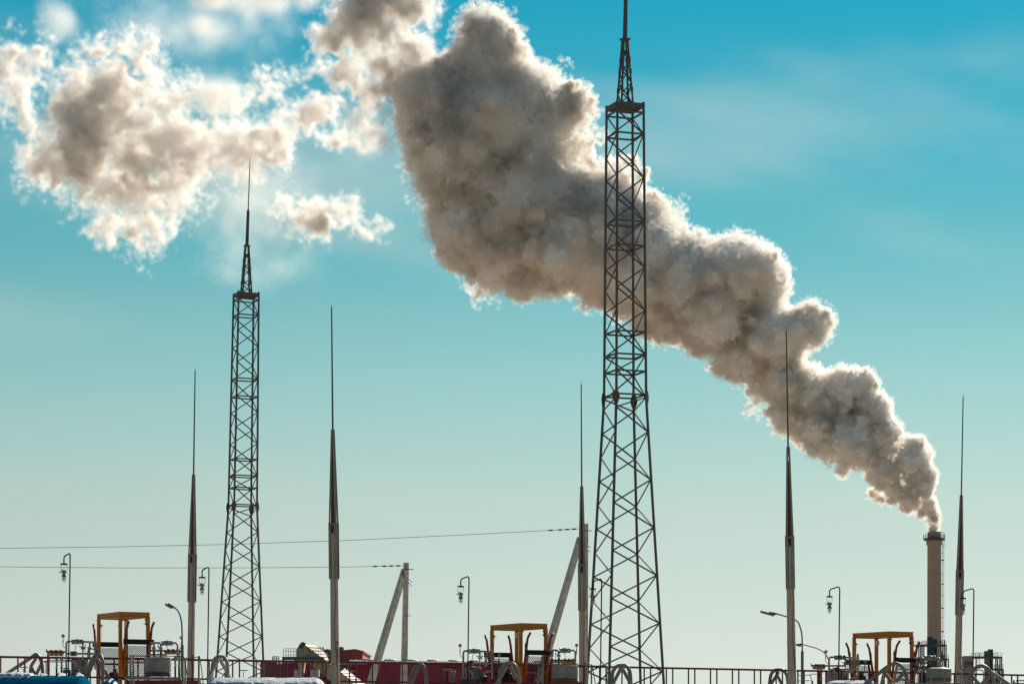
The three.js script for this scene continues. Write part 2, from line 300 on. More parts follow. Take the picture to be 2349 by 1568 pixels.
{
  const d = 430, Q = (...l) => l.map(([x, y]) => { const p = at4(x, y, d); if (y > 2850) p.y = 0; return p; });
  const b = at4(1100, 2900, d); b.y = 0;
  const t = thing('dusty_hall', 'low dusty rose hall seen through the railing beside the smaller lattice mast', 'factory hall', b);
  clad(t, 'wall', Q([1040, 2900], [1107, 2900], [1107, 2646], [1040, 2644]), 14, M.dusty);
  clad(t, 'annex_wall', Q([1107, 2900], [1290, 2900], [1290, 2642], [1180, 2648], [1107, 2658]), 10, M.crimson);
  part(t, 'roof', [bar(at4(1107, 2657, d).setZ(-d - 4), at4(1180, 2647, d).setZ(-d - 4), 10.4, 0.3)], M.roof, t);
}
{ // conveyor gallery: comes towards us as it descends to the right
  const d = 385, P = (x, y, z = 0) => { const p = at4(x, y, d - z); return p; }, Q = (...l) => l.map(([x, y]) => { const p = at4(x, y, d); if (y > 2850) p.y = 0; return p; });
  const b = at4(1230, 2900, d); b.y = 0;
  const t = thing('conveyor', 'cream slanting conveyor gallery with head house beside the red halls', 'conveyor', b);
  const top = P(1219, 2577, 0), low = P(1470, 2770, 4.6), dir = low.clone().sub(top).normalize(), side = V(dir.z, 0, -dir.x).normalize(); // side: away from us
  if (side.z > 0) side.negate();
  const up = side.clone().cross(dir).normalize(); if (up.y < 0) up.negate();
  const len = top.distanceTo(low), W = 2.6, Hh = 1.9;
  part(t, 'gallery', bar(top.clone().addScaledVector(side, W / 2).addScaledVector(up, -Hh / 2 - 0.1), low.clone().addScaledVector(side, W / 2).addScaledVector(up, -Hh / 2 - 0.1), W, Hh, up), M.cream, t);
  for (let k = 0; k * 0.84 + 0.8 < len; k++) {
    const a = top.clone().addScaledVector(dir, k * 0.84 + 0.03).addScaledVector(side, W / 2).addScaledVector(up, -0.03), e = a.clone().addScaledVector(dir, 0.74);
    part(t, 'roof_panel', bar(a, e, W + 0.25, 0.12, up), M.rust, t); part(t, 'roof_rib', bar(e.clone().addScaledVector(up, 0.05), e.clone().addScaledVector(up, 0.05).addScaledVector(dir, 0.07), W + 0.4, 0.2, up), M.brown, t);
    if (k % 2 === 0) part(t, 'side_seam', bar(a.clone().addScaledVector(side, -W / 2 - 0.01).addScaledVector(up, -0.15), a.clone().addScaledVector(side, -W / 2 - 0.01).addScaledVector(up, -Hh), 0.07, 0.06, side), M.brown, t);
  }
  part(t, 'head_house', prism(Q([1186, 2646], [1214, 2646], [1236, 2606], [1220, 2574], [1203, 2568.5], [1186, 2598]), 4.6).translate(0, 0, 0.5), M.cream, t);
  part(t, 'motor', [prism(Q([1197, 2589], [1208, 2596], [1216, 2578], [1210, 2575]), 0.9).translate(0, 0, 1.5), lathe(P(1212, 2577, 1.1), P(1217, 2569, 1.1), [[0, 0.3], [1, 0.3], [1, 0]], 10)], M.slate, t);
  part(t, 'chute', prism(Q([1189, 2640], [1218, 2640], [1212, 2690], [1197, 2690]), 2.6), M.cream, t);
  const deck = part(t, 'deck', bar(P(1131, 2632, 3.0), P(1296, 2632, 3.0), 3.0, 0.4), M.slate, t);
  const rl = []; for (const h of [0.5, 1, 1.4]) rl.push(bar(P(1133, 2632, 4.4).add(V(0, h, 0)), P(1186, 2632, 4.4).add(V(0, h, 0)), 0.06), bar(P(1186, 2632, 4.4).add(V(0, h, 0)), P(1285, 2632, 4.4).add(V(0, h, 0)), 0.045));
  for (let x = 1133; x <= 1286; x += 10) rl.push(bar(P(x, 2632, 4.4), P(x, 2632, 4.4).add(V(0, 1.4, 0)), 0.06));
  part(deck, 'deck_rail', rl, M.slate, t);
  for (const x of [1133, 1181, 1248, 1291]) for (const z of [1.8, 4.2]) { const p = P(x, 2632, z); part(t, 'post', bar(V(p.x, 0, p.z), p, 0.3), M.slate, t); }
  part(t, 'walkway_rail', [bar(P(1296, 2621.5, -1), P(1336, 2621.5, -1), 0.2), bar(P(1296, 2626.5, -1), P(1336, 2626.5, -1), 0.2), bar(P(1296, 2631.5, -1), P(1336, 2631.5, -1), 0.2), ...[1297, 1309, 1322, 1335].map((x) => bar(P(x, 2620, -1), P(x, 2641, -1), 0.2))], M.white, t);
  part(t, 'walkway', bar(P(1286, 2640, -1), P(1400, 2643, -1), 3, 0.3), M.slate, t);
}
for (const [x, label] of [[1194, 'square pale crate under the conveyor, the left one of two'], [1259, 'square pale crate under the conveyor, the right one of two']]) {
  const d = 378, s = PX * d, c = at4(x, 2692, d), b = c.clone(); b.y -= 13.5 * s; const t = thing('crate', label, 'crate', b);
  part(t, 'body', boxAt(c, 34 * s, 27 * s, 1.6), M.white, t);
  part(t, 'door_seam', boxAt(V(c.x, c.y, c.z + 0.82), 0.07, 25 * s, 0.05), M.brown, t);
  for (const k of [-1, 0, 1]) part(t, 'batten', boxAt(V(c.x, c.y + k * 8 * s, c.z + 0.82), 33 * s, 0.06, 0.04), M.brown, t);
  part(t, 'stand', [-1, 1].map((k) => bar(V(c.x + k * 14 * s, 0, c.z), V(c.x + k * 14 * s, b.y, c.z), 0.25)), M.slate, t);
}
for (const [x, y0, y1, w, label] of [[1102, 2621, 2646, 25, 'dark ladder cage on the roof left of the conveyor deck'], [1254, 2581, 2606, 25, 'dark ladder cage behind the conveyor top']]) {
  const d = 440, s = PX * d, b = at4(x, y1 + 4, d), W = w * s, H = (y1 - y0) * s, t = thing('ladder_cage', label, 'ladder cage', b), bars = [];
  for (const k of [-0.5, -0.25, 0.12, 0.5]) bars.push(bar(V(b.x + k * W, b.y, b.z), V(b.x + k * W, b.y + H, b.z), 0.14));
  part(t, 'upright', bars, M.slate, t);
  part(t, 'hoop', [0.35, 0.65, 1].map((k) => bar(V(b.x - W / 2, b.y + H * k, b.z), V(b.x + W / 2, b.y + H * k, b.z), 0.1, 0.12)), M.slate, t);
}
for (const x of [1279.5, 1291]) {
  const d = 440, s = PX * d, b = at4(x, 2610, d), t = thing('roof_ladder', x < 1285 ? 'small ladder head on the roof, the one nearer the conveyor' : 'small ladder head on the roof, the one nearer the rusty mast', 'ladder', b);
  part(t, 'rails', [-1, 1].map((k) => bar(V(b.x + k * 2.6 * s, b.y, b.z), V(b.x + k * 2.6 * s, b.y + 22 * s, b.z), 0.13)), M.slate, t);
  for (const k of [0.1, 0.4, 0.7, 1]) part(t, 'rung', bar(V(b.x - 2.6 * s, b.y + 22 * s * k, b.z), V(b.x + 2.6 * s, b.y + 22 * s * k, b.z), 0.12), M.slate, t);
}
for (const [x, y, d, label] of [[973, 2678, 300, 'pale flat topped yard lamp seen through the railing under the smaller lattice mast'], [93, 2666, 300, 'pale flat topped yard lamp behind the leftmost bent pipe']]) {
  const s = PX * d, b = at4(x, y, d), top = b.clone(); b.y = 0; const t = thing('yard_lamp', label, 'lamp', b);
  part(t, 'post', bar(V(b.x, 0, b.z), V(b.x, top.y - 0.2, b.z), 0.1), M.concrete, t);
  part(t, 'head', prism([[-17, 0], [17, 0], [13, -4.5], [-13, -4.5]].map(([i, j]) => V(top.x + i * s, top.y + j * s, top.z + 0.2)), 0.4), M.concrete, t);
}
// ------------------------------------------------------------------ lattice towers
function latticeTower() {                                             // in metres, its foot at 0
  const t = thing('lattice_tower', '', 'lattice tower', V(0, 0, 0), 'dark lattice lightning towers', 0);
  const s = 0.01424, H = (py) => (2947 - py) * s + 1.7;               // heights from the picture
  const prof = [[0, 171], [H(1594), 82.6], [H(430), 72.5]].map(([y, l]) => [y, l * s / Math.cos(24.7 * Math.PI / 180)]);
  const R = (y) => { for (let i = 0; i < 2; i++) if (y <= prof[i + 1][0] + 1e-6) { const [a, r] = prof[i], [b, q] = prof[i + 1]; return r + (q - r) * (y - a) / (b - a); } return prof[2][1]; };
  const th = [65.3, -24.7, -114.7, 155.3].map((x) => x * Math.PI / 180); // far, right, near, left in plan
  const C = (k, y, f = 1) => V(Math.cos(th[k]) * R(y) * f, y, -Math.sin(th[k]) * R(y) * f);
  const FAR = 0, RIGHT = 1, NEAR = 2, LEFT = 3, up = V(0, 1, 0), yk = H(1594), yt = H(430);
  for (const k of [0, 1, 2, 3]) part(t, 'leg', [bar(C(k, 0), C(k, yk), 0.12), bar(C(k, yk), C(k, yt + 0.2), 0.115)].concat([]), M.lattice, t);
  const pairs = [[NEAR, RIGHT, 0], [LEFT, FAR, 1], [NEAR, LEFT, 1], [FAR, RIGHT, 0]];
  const levels = [1490, 1424, 1333, 990, 893, 544].map(H);            // where horizontals sit
  for (const [a, b, ph] of pairs) {
    const step = (a === NEAR && b === LEFT) || a === FAR ? 0.5 : 0, w = step ? 0.055 : 0.076, segs = [];
    // zigzag below the kink, then between the horizontals above it
    const nodes = []; { const n = 15; for (let i = 0; i <= n; i++) nodes.push(i / n * (yk - 0.6)); }
    const stops = [yk, ...levels, yt - 0.4];
    for (let i = 0; i < stops.length - 1; i++) { const n = Math.max(1, Math.round((stops[i + 1] - stops[i]) / 1.24)); for (let k = i ? 1 : 0; k <= n; k++) nodes.push(stops[i] + (stops[i + 1] - stops[i]) * k / n); }
    for (let i = 0; i < nodes.length - 1; i++) { if (nodes[i + 1] - nodes[i] < 0.2) continue; const odd = (i + ph) % 2; part(t, 'brace', bar(C(odd ? a : b, nodes[i], 0.985), C(odd ? b : a, nodes[i + 1], 0.985), w), M.lattice, t); }
    for (const y of [yk + 0.15, ...levels, yt - 0.4, yt]) part(t, 'girt', bar(C(a, y, 0.99), C(b, y, 0.99), y === yt ? 0.12 : 0.08, y === yt ? 0.24 : 0.095), M.lattice, t);
  }
  for (const k of [0, 1, 2, 3]) {                                     // gusset plates at the kink
    const c = C(k, yk, 1.02), x = V(-Math.sin(th[k]), 0, -Math.cos(th[k]));
    const sh = new THREE.Shape([[-0.11, -0.4], [0.11, -0.4], [0.23, 0], [0.11, 0.36], [-0.11, 0.36], [-0.23, 0]].map(([i, j]) => new THREE.Vector2(i, j)));
    const g = new THREE.ExtrudeGeometry(sh, { depth: 0.05, bevelEnabled: false }); g.rotateY(Math.atan2(-x.z, x.x)); g.translate(c.x, c.y, c.z); part(t, 'gusset_plate', g, M.lattice, t);
  }
  // top frame with a cross of beams, then the spire
  part(t, 'top_frame', [bar(C(NEAR, yt).lerp(C(RIGHT, yt), 0.4), C(LEFT, yt).lerp(C(FAR, yt), 0.4), 0.14, 0.16), bar(C(NEAR, yt).lerp(C(RIGHT, yt), 0.68), C(LEFT, yt).lerp(C(FAR, yt), 0.68), 0.14, 0.16), bar(C(NEAR, yt).lerp(C(LEFT, yt), 0.35), C(RIGHT, yt).lerp(C(FAR, yt), 0.35), 0.14, 0.16), bar(C(NEAR, yt).lerp(C(LEFT, yt), 0.65), C(RIGHT, yt).lerp(C(FAR, yt), 0.65), 0.14, 0.16)], M.lattice, t);
  const y0 = yt + 0.1, y1 = H(160), S = (k, y) => { const r = (0.5 + (0.17 - 0.5) * (y - y0) / (y1 - y0)); return V(Math.cos(th[k]) * r, y, -Math.sin(th[k]) * r); };
  for (const k of [0, 1, 2, 3]) part(t, 'spire_leg', bar(S(k, y0), S(k, y1), 0.09), M.lattice, t);
  for (const [a, b, ph] of pairs) for (let i = 0; i < 5; i++) { const ya = y0 + (y1 - y0) * i * 0.17, yb = y0 + (y1 - y0) * (i + 1) * 0.17, odd = (i + ph) % 2; part(t, 'spire_brace', bar(S(odd ? a : b, ya), S(odd ? b : a, yb), 0.06), M.lattice, t); }
  for (const k of [0, 1, 2, 3]) for (const f of [0.24, 0.52, 0.7]) part(t, 'splice_plate', boxAt(S(k, y0 + (y1 - y0) * f), 0.12, 0.26, 0.12, th[k]), M.lattice, t);
  part(t, 'cap_plate', [boxAt(V(0, y1 + 0.03, 0), 0.5, 0.07, 0.5, 0.43), boxAt(V(0, y1 - 0.75, 0), 0.3, 0.24, 0.3, 0.43)], M.lattice, t);
  const y2 = y1 + 2.85; part(t, 'mast_tube', lathe(V(0, y1, 0), V(0.05, y2, 0), [[0, 0.14], [0.97, 0.115], [1, 0.06], [1, 0]], 10), M.lattice, t);
  part(t, 'lightning_rod', lathe(V(0.05, y2, 0), V(0.13, y2 + 4.1, 0), [[0, 0.045], [0.6, 0.04], [1, 0.02], [1, 0]], 8), M.lattice, t);
  return t;
}
{
  const t = latticeTower(), p = at(1434, 1690, 150); t.position.set(p.x, 0, p.z); t.userData.label = 'tall dark lattice tower in front of the smoke plume, the larger of two';
  const q = at(546, 1690, 206), tip = at(561.5, 677, 206).y, own = (2947 - 430) * 0.01424 + 1.7;
  const c = copy(t, 'lattice_tower', 'smaller dark lattice tower on the left under the broken clouds, more distant', V(q.x, tip - own, q.z)); c.rotation.z = -0.0165;
}
// ------------------------------------------------------------------ white lightning masts
function lightningMast() {                                            // foot at 0
  const t = thing('lightning_mast', '', 'mast', V(0, 0, 0), 'white rusty lightning masts'), s = PX * 70, H = (py) => (2947 - py) * s + 1.7;
  const pole = lathe(V(0, 0, 0), V(0, H(2137), 0), [[0, 0.135], [1, 0.107], [1, 0]], 8).rotateY(0.4);
  part(t, 'pole', pole, M.mast, t);
  part(t, 'base_joint', lathe(V(0, H(2660), 0), V(0, H(2654), 0), [[0, 0], [0, 0.125], [1, 0.125], [1, 0]], 8).rotateY(0.4), M.mast, t);
  const y0 = H(2314), y1 = H(2092), y2 = H(1719), rb = 0.122, rt = 0.034;
  const tip = (k) => { const a = k * Math.PI / 2 + 0.5; return [Math.cos(a), -Math.sin(a)]; };
  for (let k = 0; k < 4; k++) {                                       // four angle irons hold the rod up
    const [x, z] = tip(k), o = V(x, 0, z);
    part(t, 'sleeve_angle', bar(V(x * rb, y0, z * rb), V(x * rb, y1, z * rb), 0.105, 0.022, o), M.mastDark, t);
    part(t, 'angle_iron', [bar(V(x * rb, y1, z * rb), V(x * rt, y2, z * rt), 0.056, 0.022, o)], M.mastDark, t);
  }
  part(t, 'rust_core', lathe(V(0, y1 - 0.4, 0), V(0, y2 - 0.4, 0), [[0, 0.068], [1, 0.022]], 8), M.core, t);
  for (const p of [2314, 2262, 2137, 2098]) part(t, 'collar', [0, 1, 2, 3].map((k) => { const a = k * Math.PI / 2 + 0.5 + Math.PI / 4, r = rb * 0.78; return boxAt(V(Math.cos(a) * r, H(p), -Math.sin(a) * r), 0.02, p === 2262 ? 0.03 : 0.055, rb * 1.6, a); }), M.mastDark, t);
  part(t, 'rod', lathe(V(0, y2 - 0.2, 0), V(0.0, H(1232), 0), [[0, 0.026], [1, 0.018], [1, 0]], 8), M.slate, t);
  part(t, 'rod_tip', lathe(V(0, H(1232), 0), V(0, H(1217), 0), [[0, 0.009], [1, 0.006], [1, 0]], 6), M.slate, t);
  part(t, 'ground_cable', sweep([V(0.03, y0, 0.11), V(0.05, H(2400), 0.118), V(0.0, H(2500), 0.118), V(0.02, H(2580), 0.122), V(0.09, H(2700), 0.115), V(0.1, H(2860), 0.115)], 0.006, 5, 0.3), M.wire, t);
  part(t, 'lug', new THREE.TorusGeometry(0.02, 0.007, 5, 10).translate(0.05, H(2598), 0.122), M.core, t);
  return t;
}
{
  const t = lightningMast(), tipY = (2947 - 1719) * PX * 70 + 1.7;
  const list = [[763, 985, 70, 0.0095, 'white rusty lightning mast rising in front of the railing left of the concrete strut poles'], [443.5, 1088, 82, -0.0145, 'leftmost white lightning mast, just left of the smaller lattice tower'], [1334.5, 1115, 84, 0.005, 'white lightning mast beside the left leg of the larger lattice tower'], [1808, 1025, 73.4, 0.017, 'white lightning mast crossing the plume foot, beside the street lamp arms'], [2207, 1135, 87, -0.02, 'rightmost white lightning mast, right of the tan chimney']];
  list.forEach(([x, y, d, tilt, label], i) => {
    const p = at(x, y, d), h = tipY, pos = V(p.x + Math.sin(tilt) * h, p.y - Math.cos(tilt) * h, p.z);
    const m = i ? copy(t, 'lightning_mast', label, pos) : t; m.position.copy(pos); m.rotation.z = tilt; if (i) m.rotation.y = 0.06 * i; m.userData.label = label;
  });
}
// ------------------------------------------------------------------ concrete strut poles and the power line
function strutPole(d, top, foot, sTop, sFoot, label) {
  const P = (x, y) => at4(x, y, d), g = (a, b) => { const k = a.clone().sub(b).multiplyScalar(0.8).add(b); return k; };
  const toGround = (a, b) => b.clone().add(b.clone().sub(a).multiplyScalar((b.y) / (a.y - b.y)));
  const a = P(...top), b = toGround(a, P(...foot)), c = P(...sTop), e = toGround(c, P(...sFoot)), t = thing('concrete_pole', label, 'utility pole', b.clone());
  const taper = (p, q, r0, r1) => lathe(q, p, [[0, r1], [1, r0], [1, 0]], 4).rotateY(0);
  const w = 0.105, quad = (p, q, w0, w1) => { const gg = lathe(q, p, [[0, 0], [0, w1 * 1.41], [1, w0 * 1.41], [1, 0]], 4).toNonIndexed(); gg.computeVertexNormals(); return gg; };
  const turn = (gm, o) => gm.translate(-o.x, -o.y, -o.z).rotateY(Math.PI / 4 + 0.25).translate(o.x, o.y, o.z);
  const post = part(t, 'post', turn(quad(a, b, 0.1, 0.15), b), M.concrete, t);
  part(t, 'strut', quad(c, e, 0.105, 0.15), M.concrete, t);
  for (const f of [0.25, 0.46, 0.7]) part(post, 'joint_band', boxAt(a.clone().lerp(b, f), 0.26, 0.02, 0.26, 0.25), M.roof, t);
  for (const f of [0.37, 0.42]) part(post, 'bolt_hole', boxAt(a.clone().lerp(b, f).add(V(0.02, 0, 0.115)), 0.04, 0.05, 0.06), M.black, t);
  part(t, 'wire_lashing', [sweep([c.clone().add(V(-0.13, -0.1, 0.16)), a.clone().lerp(b, 0.1).add(V(0.14, 0.05, 0.15))], 0.02, 5), sweep([c.clone().add(V(-0.13, -0.22, 0.16)), a.clone().lerp(b, 0.115).add(V(0.14, 0.02, 0.15))], 0.02, 5)], M.core, t);
  part(t, 'cross_pin', sweep([a.clone().add(V(-0.25, -0.3, 0.12)), a.clone().add(V(0.17, -0.32, 0.12))], 0.018, 5), M.pole, t);
  return t;
}
strutPole(115, [1638.5, 2248], [1621, 2734], [1619, 2276], [1481, 2734], 'pale concrete pole with slanting strut standing alone left of centre');
strutPole(112, [2351, 2093], [2340, 2734], [2322, 2150], [2152, 2734], 'pale concrete pole and slanting strut behind the mast at the larger lattice tower');
function line(pts, d, label, dead, dd) {
  const P = pts.map(([x, y]) => at4(x, y, d)); const t = thing('power_line', label, 'wire', P[P.length - 1].clone());
  part(t, 'wire', sweep(P, 0.011, 5), M.wire, t);
  const e = P[P.length - 1], u = P[P.length - 2].clone().sub(e).normalize();
  part(t, 'insulator', [0.3, 0.6, 0.9, 1.3].map((k) => lathe(e.clone().addScaledVector(u, k), e.clone().addScaledVector(u, k + 0.24), [[0, 0.012], [0.3, 0.035], [0.6, 0.035], [1, 0.012]], 8)), M.core, t);
}
line([[-260, 2197], [0, 2192], [470, 2186], [930, 2176], [1400, 2160], [1900, 2136], [2336, 2113]], 112, 'thin upper power line sloping up to the pole at the larger lattice tower');
line([[-260, 2264], [0, 2266], [500, 2270.5], [1000, 2270], [1400, 2266.5], [1630, 2261]], 115, 'thin lower power line running to the lone concrete strut pole');
// ------------------------------------------------------------------ street lamps
function streetLamp(d, head, arm, foot, label) {
  const P = ([x, y]) => at4(x, y, d), s = PX * d, b = P(foot); b.y = 0; const t = thing('street_lamp', label, 'street lamp', b);
  part(t, 'arm', sweep(arm.map(P), 0.034, 8, 0.6), M.galv, t);
  const e = P(arm[arm.length - 1]); part(t, 'post', lathe(V(e.x, 0, e.z), e.clone().add(V(0, 0.1, 0)), [[0, 0.075], [1, 0.066], [1, 0]], 10), M.galv, t);
  const h0 = P(head[0]), h1 = P(head[1]), u = h1.clone().sub(h0).normalize(), n = V(-u.y, u.x, 0).multiplyScalar(u.x > 0 ? 1 : -1);
  const hd = part(t, 'head', bar(h0, h1, 0.26, 0.085, n), M.galv, t);
  part(hd, 'lens', bar(h0.clone().addScaledVector(n, -0.048).addScaledVector(u, 0.04), h1.clone().addScaledVector(n, -0.048).addScaledVector(u, -0.05), 0.2, 0.012, n), M.plate, t);
  part(t, 'clamp', bar(h1.clone().addScaledVector(u, -0.25).addScaledVector(n, 0.07), h1.clone().addScaledVector(u, 0.1).addScaledVector(n, 0.07), 0.1, 0.07, n), M.galv, t);
}
streetLamp(112, [[661, 2415], [688, 2431]], [[683, 2421], [712, 2439], [725, 2478], [728, 2540], [728, 2588]], [728, 2734], 'grey curved street lamp beside the leftmost yellow gantry');
streetLamp(118, [[3043, 2445], [3097, 2460]], [[3092, 2449], [3154, 2467], [3192, 2480], [3208, 2525], [3210, 2570], [3210, 2612]], [3210, 2734], 'grey street lamp whose head sticks out left of the mast at the plume foot');
streetLamp(165, [[3149, 2567], [3204, 2583]], [[3200, 2573], [3270, 2592], [3302, 2610], [3317, 2640], [3320, 2670], [3321, 2690]], [3321, 2734], 'lower grey street lamp behind the mast and the right hand pipework');
// ------------------------------------------------------------------ tanks with snow on top, nearest to us
function snowTank(name, label, snowLabel, x0, x1, topY, d, R, snowReach, seed, color) {
  const a = at4(x0, topY, d), b = at4(x1, topY, d), L = b.x - a.x, cx = (a.x + b.x) / 2, cy = a.y - R - 0.06, cz = -d;
  const base = V(cx, 0, cz), t = thing(name, label, 'tank', base);
  const body = []; for (let i = 0; i <= 10; i++) { const q = i / 10 * Math.PI / 2; body.push([0.5 * 0.0 + (0.55 * (1 - Math.cos(q))) / L, R * Math.sin(q)]); }
  const prof = [[0, 0], ...body.map(([t2, r]) => [t2, r]), ...body.slice().reverse().map(([t2, r]) => [1 - t2, r]), [1, 0]];
  part(t, 'shell', lathe(V(a.x, cy, cz), V(b.x, cy, cz), prof, 64), color || M.blue, t);  // default blue stands for shaded snow, put into the shell colour
  for (const f of [0.2, 0.8]) part(t, 'saddle', boxAt(V(a.x + L * f, (cy - R * 0.6) / 2, cz), 0.35, cy - R * 0.6, R * 1.5), M.concrete, t);
  // the snow: a skin over the crown, ragged at its lower front edge
  const nu = 220, nv = 60, g = new THREE.PlaneGeometry(1, 1, nu, nv), P = g.attributes.position, th0 = -1.0, th1 = 0.52;
  for (let j = 0; j <= nv; j++) for (let i = 0; i <= nu; i++) {
    const u = i / nu, x = a.x + u * L, th = th0 + (th1 - th0) * (1 - j / nv), e = Math.min(u, 1 - u) * L, endR = e < 0.55 ? Math.sqrt(Math.max(0, 1 - (1 - e / 0.55) ** 2)) : 1;
    const n = fbm(x * 1.3 + seed, th * 3, seed, 4), fine = fbm(x * 7 + seed, th * 14, 3, 3);
    const edge = 0.27 + 0.18 * fbm(x * 0.9 + seed, 2.2, seed * 3, 4) + snowReach(x - a.x, L);
    const keep = sstep(0.0, 0.16, edge - th + 0.09 * fine), h = (0.1 + 0.05 * n + 0.022 * fine) * keep * sstep(0, 0.2, e) - 0.03;
    const r = R * endR + h; P.setXYZ(j * (nu + 1) + i, x, cy + Math.cos(th) * r, cz + Math.sin(th) * r);
  }
  g.computeVertexNormals();
  lone('snow_cover', [g], M.snow, snowLabel, 'snow', V(cx, cy + R, cz), 'stuff');
  return t;
}
const slant = (x, L) => (x > L * 0.71 ? -0.46 + 0.4 * Math.max(0, Math.sin(x * 13)) : 0.04);  // white patches with blue gaps, painting shadow bands across the snow
snowTank('storage_tank', 'horizontal tank coloured as blue snow shade under patchy snow at the bottom left corner', 'patchy snow lying on the tank coloured as snow shade at the bottom left corner', -560, 405, 2692, 71.6, 2.0, slant, 3);
snowTank('storage_tank', 'small tank end coloured as blue snow shade under snow below the first yellow gantry', 'snow heap below the first yellow gantry', 382, 508, 2708, 70.6, 1.4, () => 0.24, 11);
snowTank('storage_tank', 'horizontal tank coloured as blue snow shade under snow left of the rusty centre left mast', 'smooth snow left of the foot of the centre left mast', 780, 1345, 2711, 71.2, 1.9, () => 0.26, 23);
snowTank('storage_tank', 'tank end coloured as blue snow shade showing beside the third yellow gantry at the bottom', 'snow on the tank below the pipework of the third yellow gantry', 3260, 3580, 2722, 75.5, 1.3, (x, L) => (x > L * 0.62 ? -0.5 + 0.45 * Math.max(0, Math.sin(x * 8 + 1.5)) : 0.22), 31);  // blue gaps at the right end paint shadow on the snow
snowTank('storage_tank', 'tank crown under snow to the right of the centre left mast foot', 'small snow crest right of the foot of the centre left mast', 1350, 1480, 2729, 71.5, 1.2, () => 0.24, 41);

// ------------------------------------------------------------------ guard rails along the loading platform
function guardRail(label, y0, y1, off, first, back) {
  const Y = (x) => { const t = x / 4096; return y0 + (y1 - y0) * t - 9 * Math.sin(t * Math.PI) * 0.4; }, D = (x) => dep(x) + off, P = (x, dy) => at4(x, Y(x) + dy, D(x));
  const b = P(0, 0); b.y = 0; const t = thing('guard_rail', label, 'railing', b, 'brown red platform railings');
  const run = (dy, w, h, name) => { for (let x = -120; x < 4220; x += 434) part(t, name, bar(P(x, dy), P(Math.min(4220, x + 433.5), dy), w, h), M.rail, t); };
  run(0, 0.045, 0.032, 'top_rail'); run(back ? 74 : 78, 0.03, back ? 0.03 : 0.05, 'toe_board');
  for (let x = first; x < 4200; x += 97 - 0.0032 * x) part(t, 'post', bar(P(x, 2), P(x, 150), 0.042, 0.03), M.rail, t);
}
guardRail('brown red platform railing in front, its line the upper one at the left', 2624, 2698, 0, -27, false);
guardRail('brown red platform railing just behind the front one', 2628.5, 2701, 0.9, 1, true);
for (const [x0, x1, y, dd, label] of [[505, 802, 2719, -0.6, 'dark loading deck under the first yellow gantry'], [1690, 2335, 2727, -0.3, 'dark loading deck under the middle yellow gantry'], [3640, 4230, 2730, -0.6, 'pale steel deck under the third yellow gantry']]) {
  const d = dep((x0 + x1) / 2) + dd, p = at4(x0, y, d), q = at4(x1, y, d), b = p.clone().lerp(q, 0.5); b.y = 0;
  const t = thing('loading_deck', label, 'deck', b), m = x0 > 3000 ? M.hoop : M.rail;
  part(t, 'edge_beam', [bar(V(p.x, p.y - 0.09, p.z), V(q.x, q.y - 0.09, q.z), 0.08, 0.18)], m, t);
  part(t, 'floor', bar(V(p.x, p.y - 0.1, p.z - 1.2), V(q.x, q.y - 0.1, q.z - 1.2), 2.3, 0.05), M.core, t);
  part(t, 'under_beam', bar(V(p.x, p.y - 0.36, p.z - 0.1), V(q.x, q.y - 0.36, q.z - 0.1), 0.1, 0.3), M.core, t);
  for (const f of [0.04, 0.5, 0.96]) for (const z of [-0.2, -2.2]) part(t, 'support', bar(V(p.x + (q.x - p.x) * f, 0, p.z + z), V(p.x + (q.x - p.x) * f, p.y - 0.12, p.z + z), 0.12), M.rail, t);
}
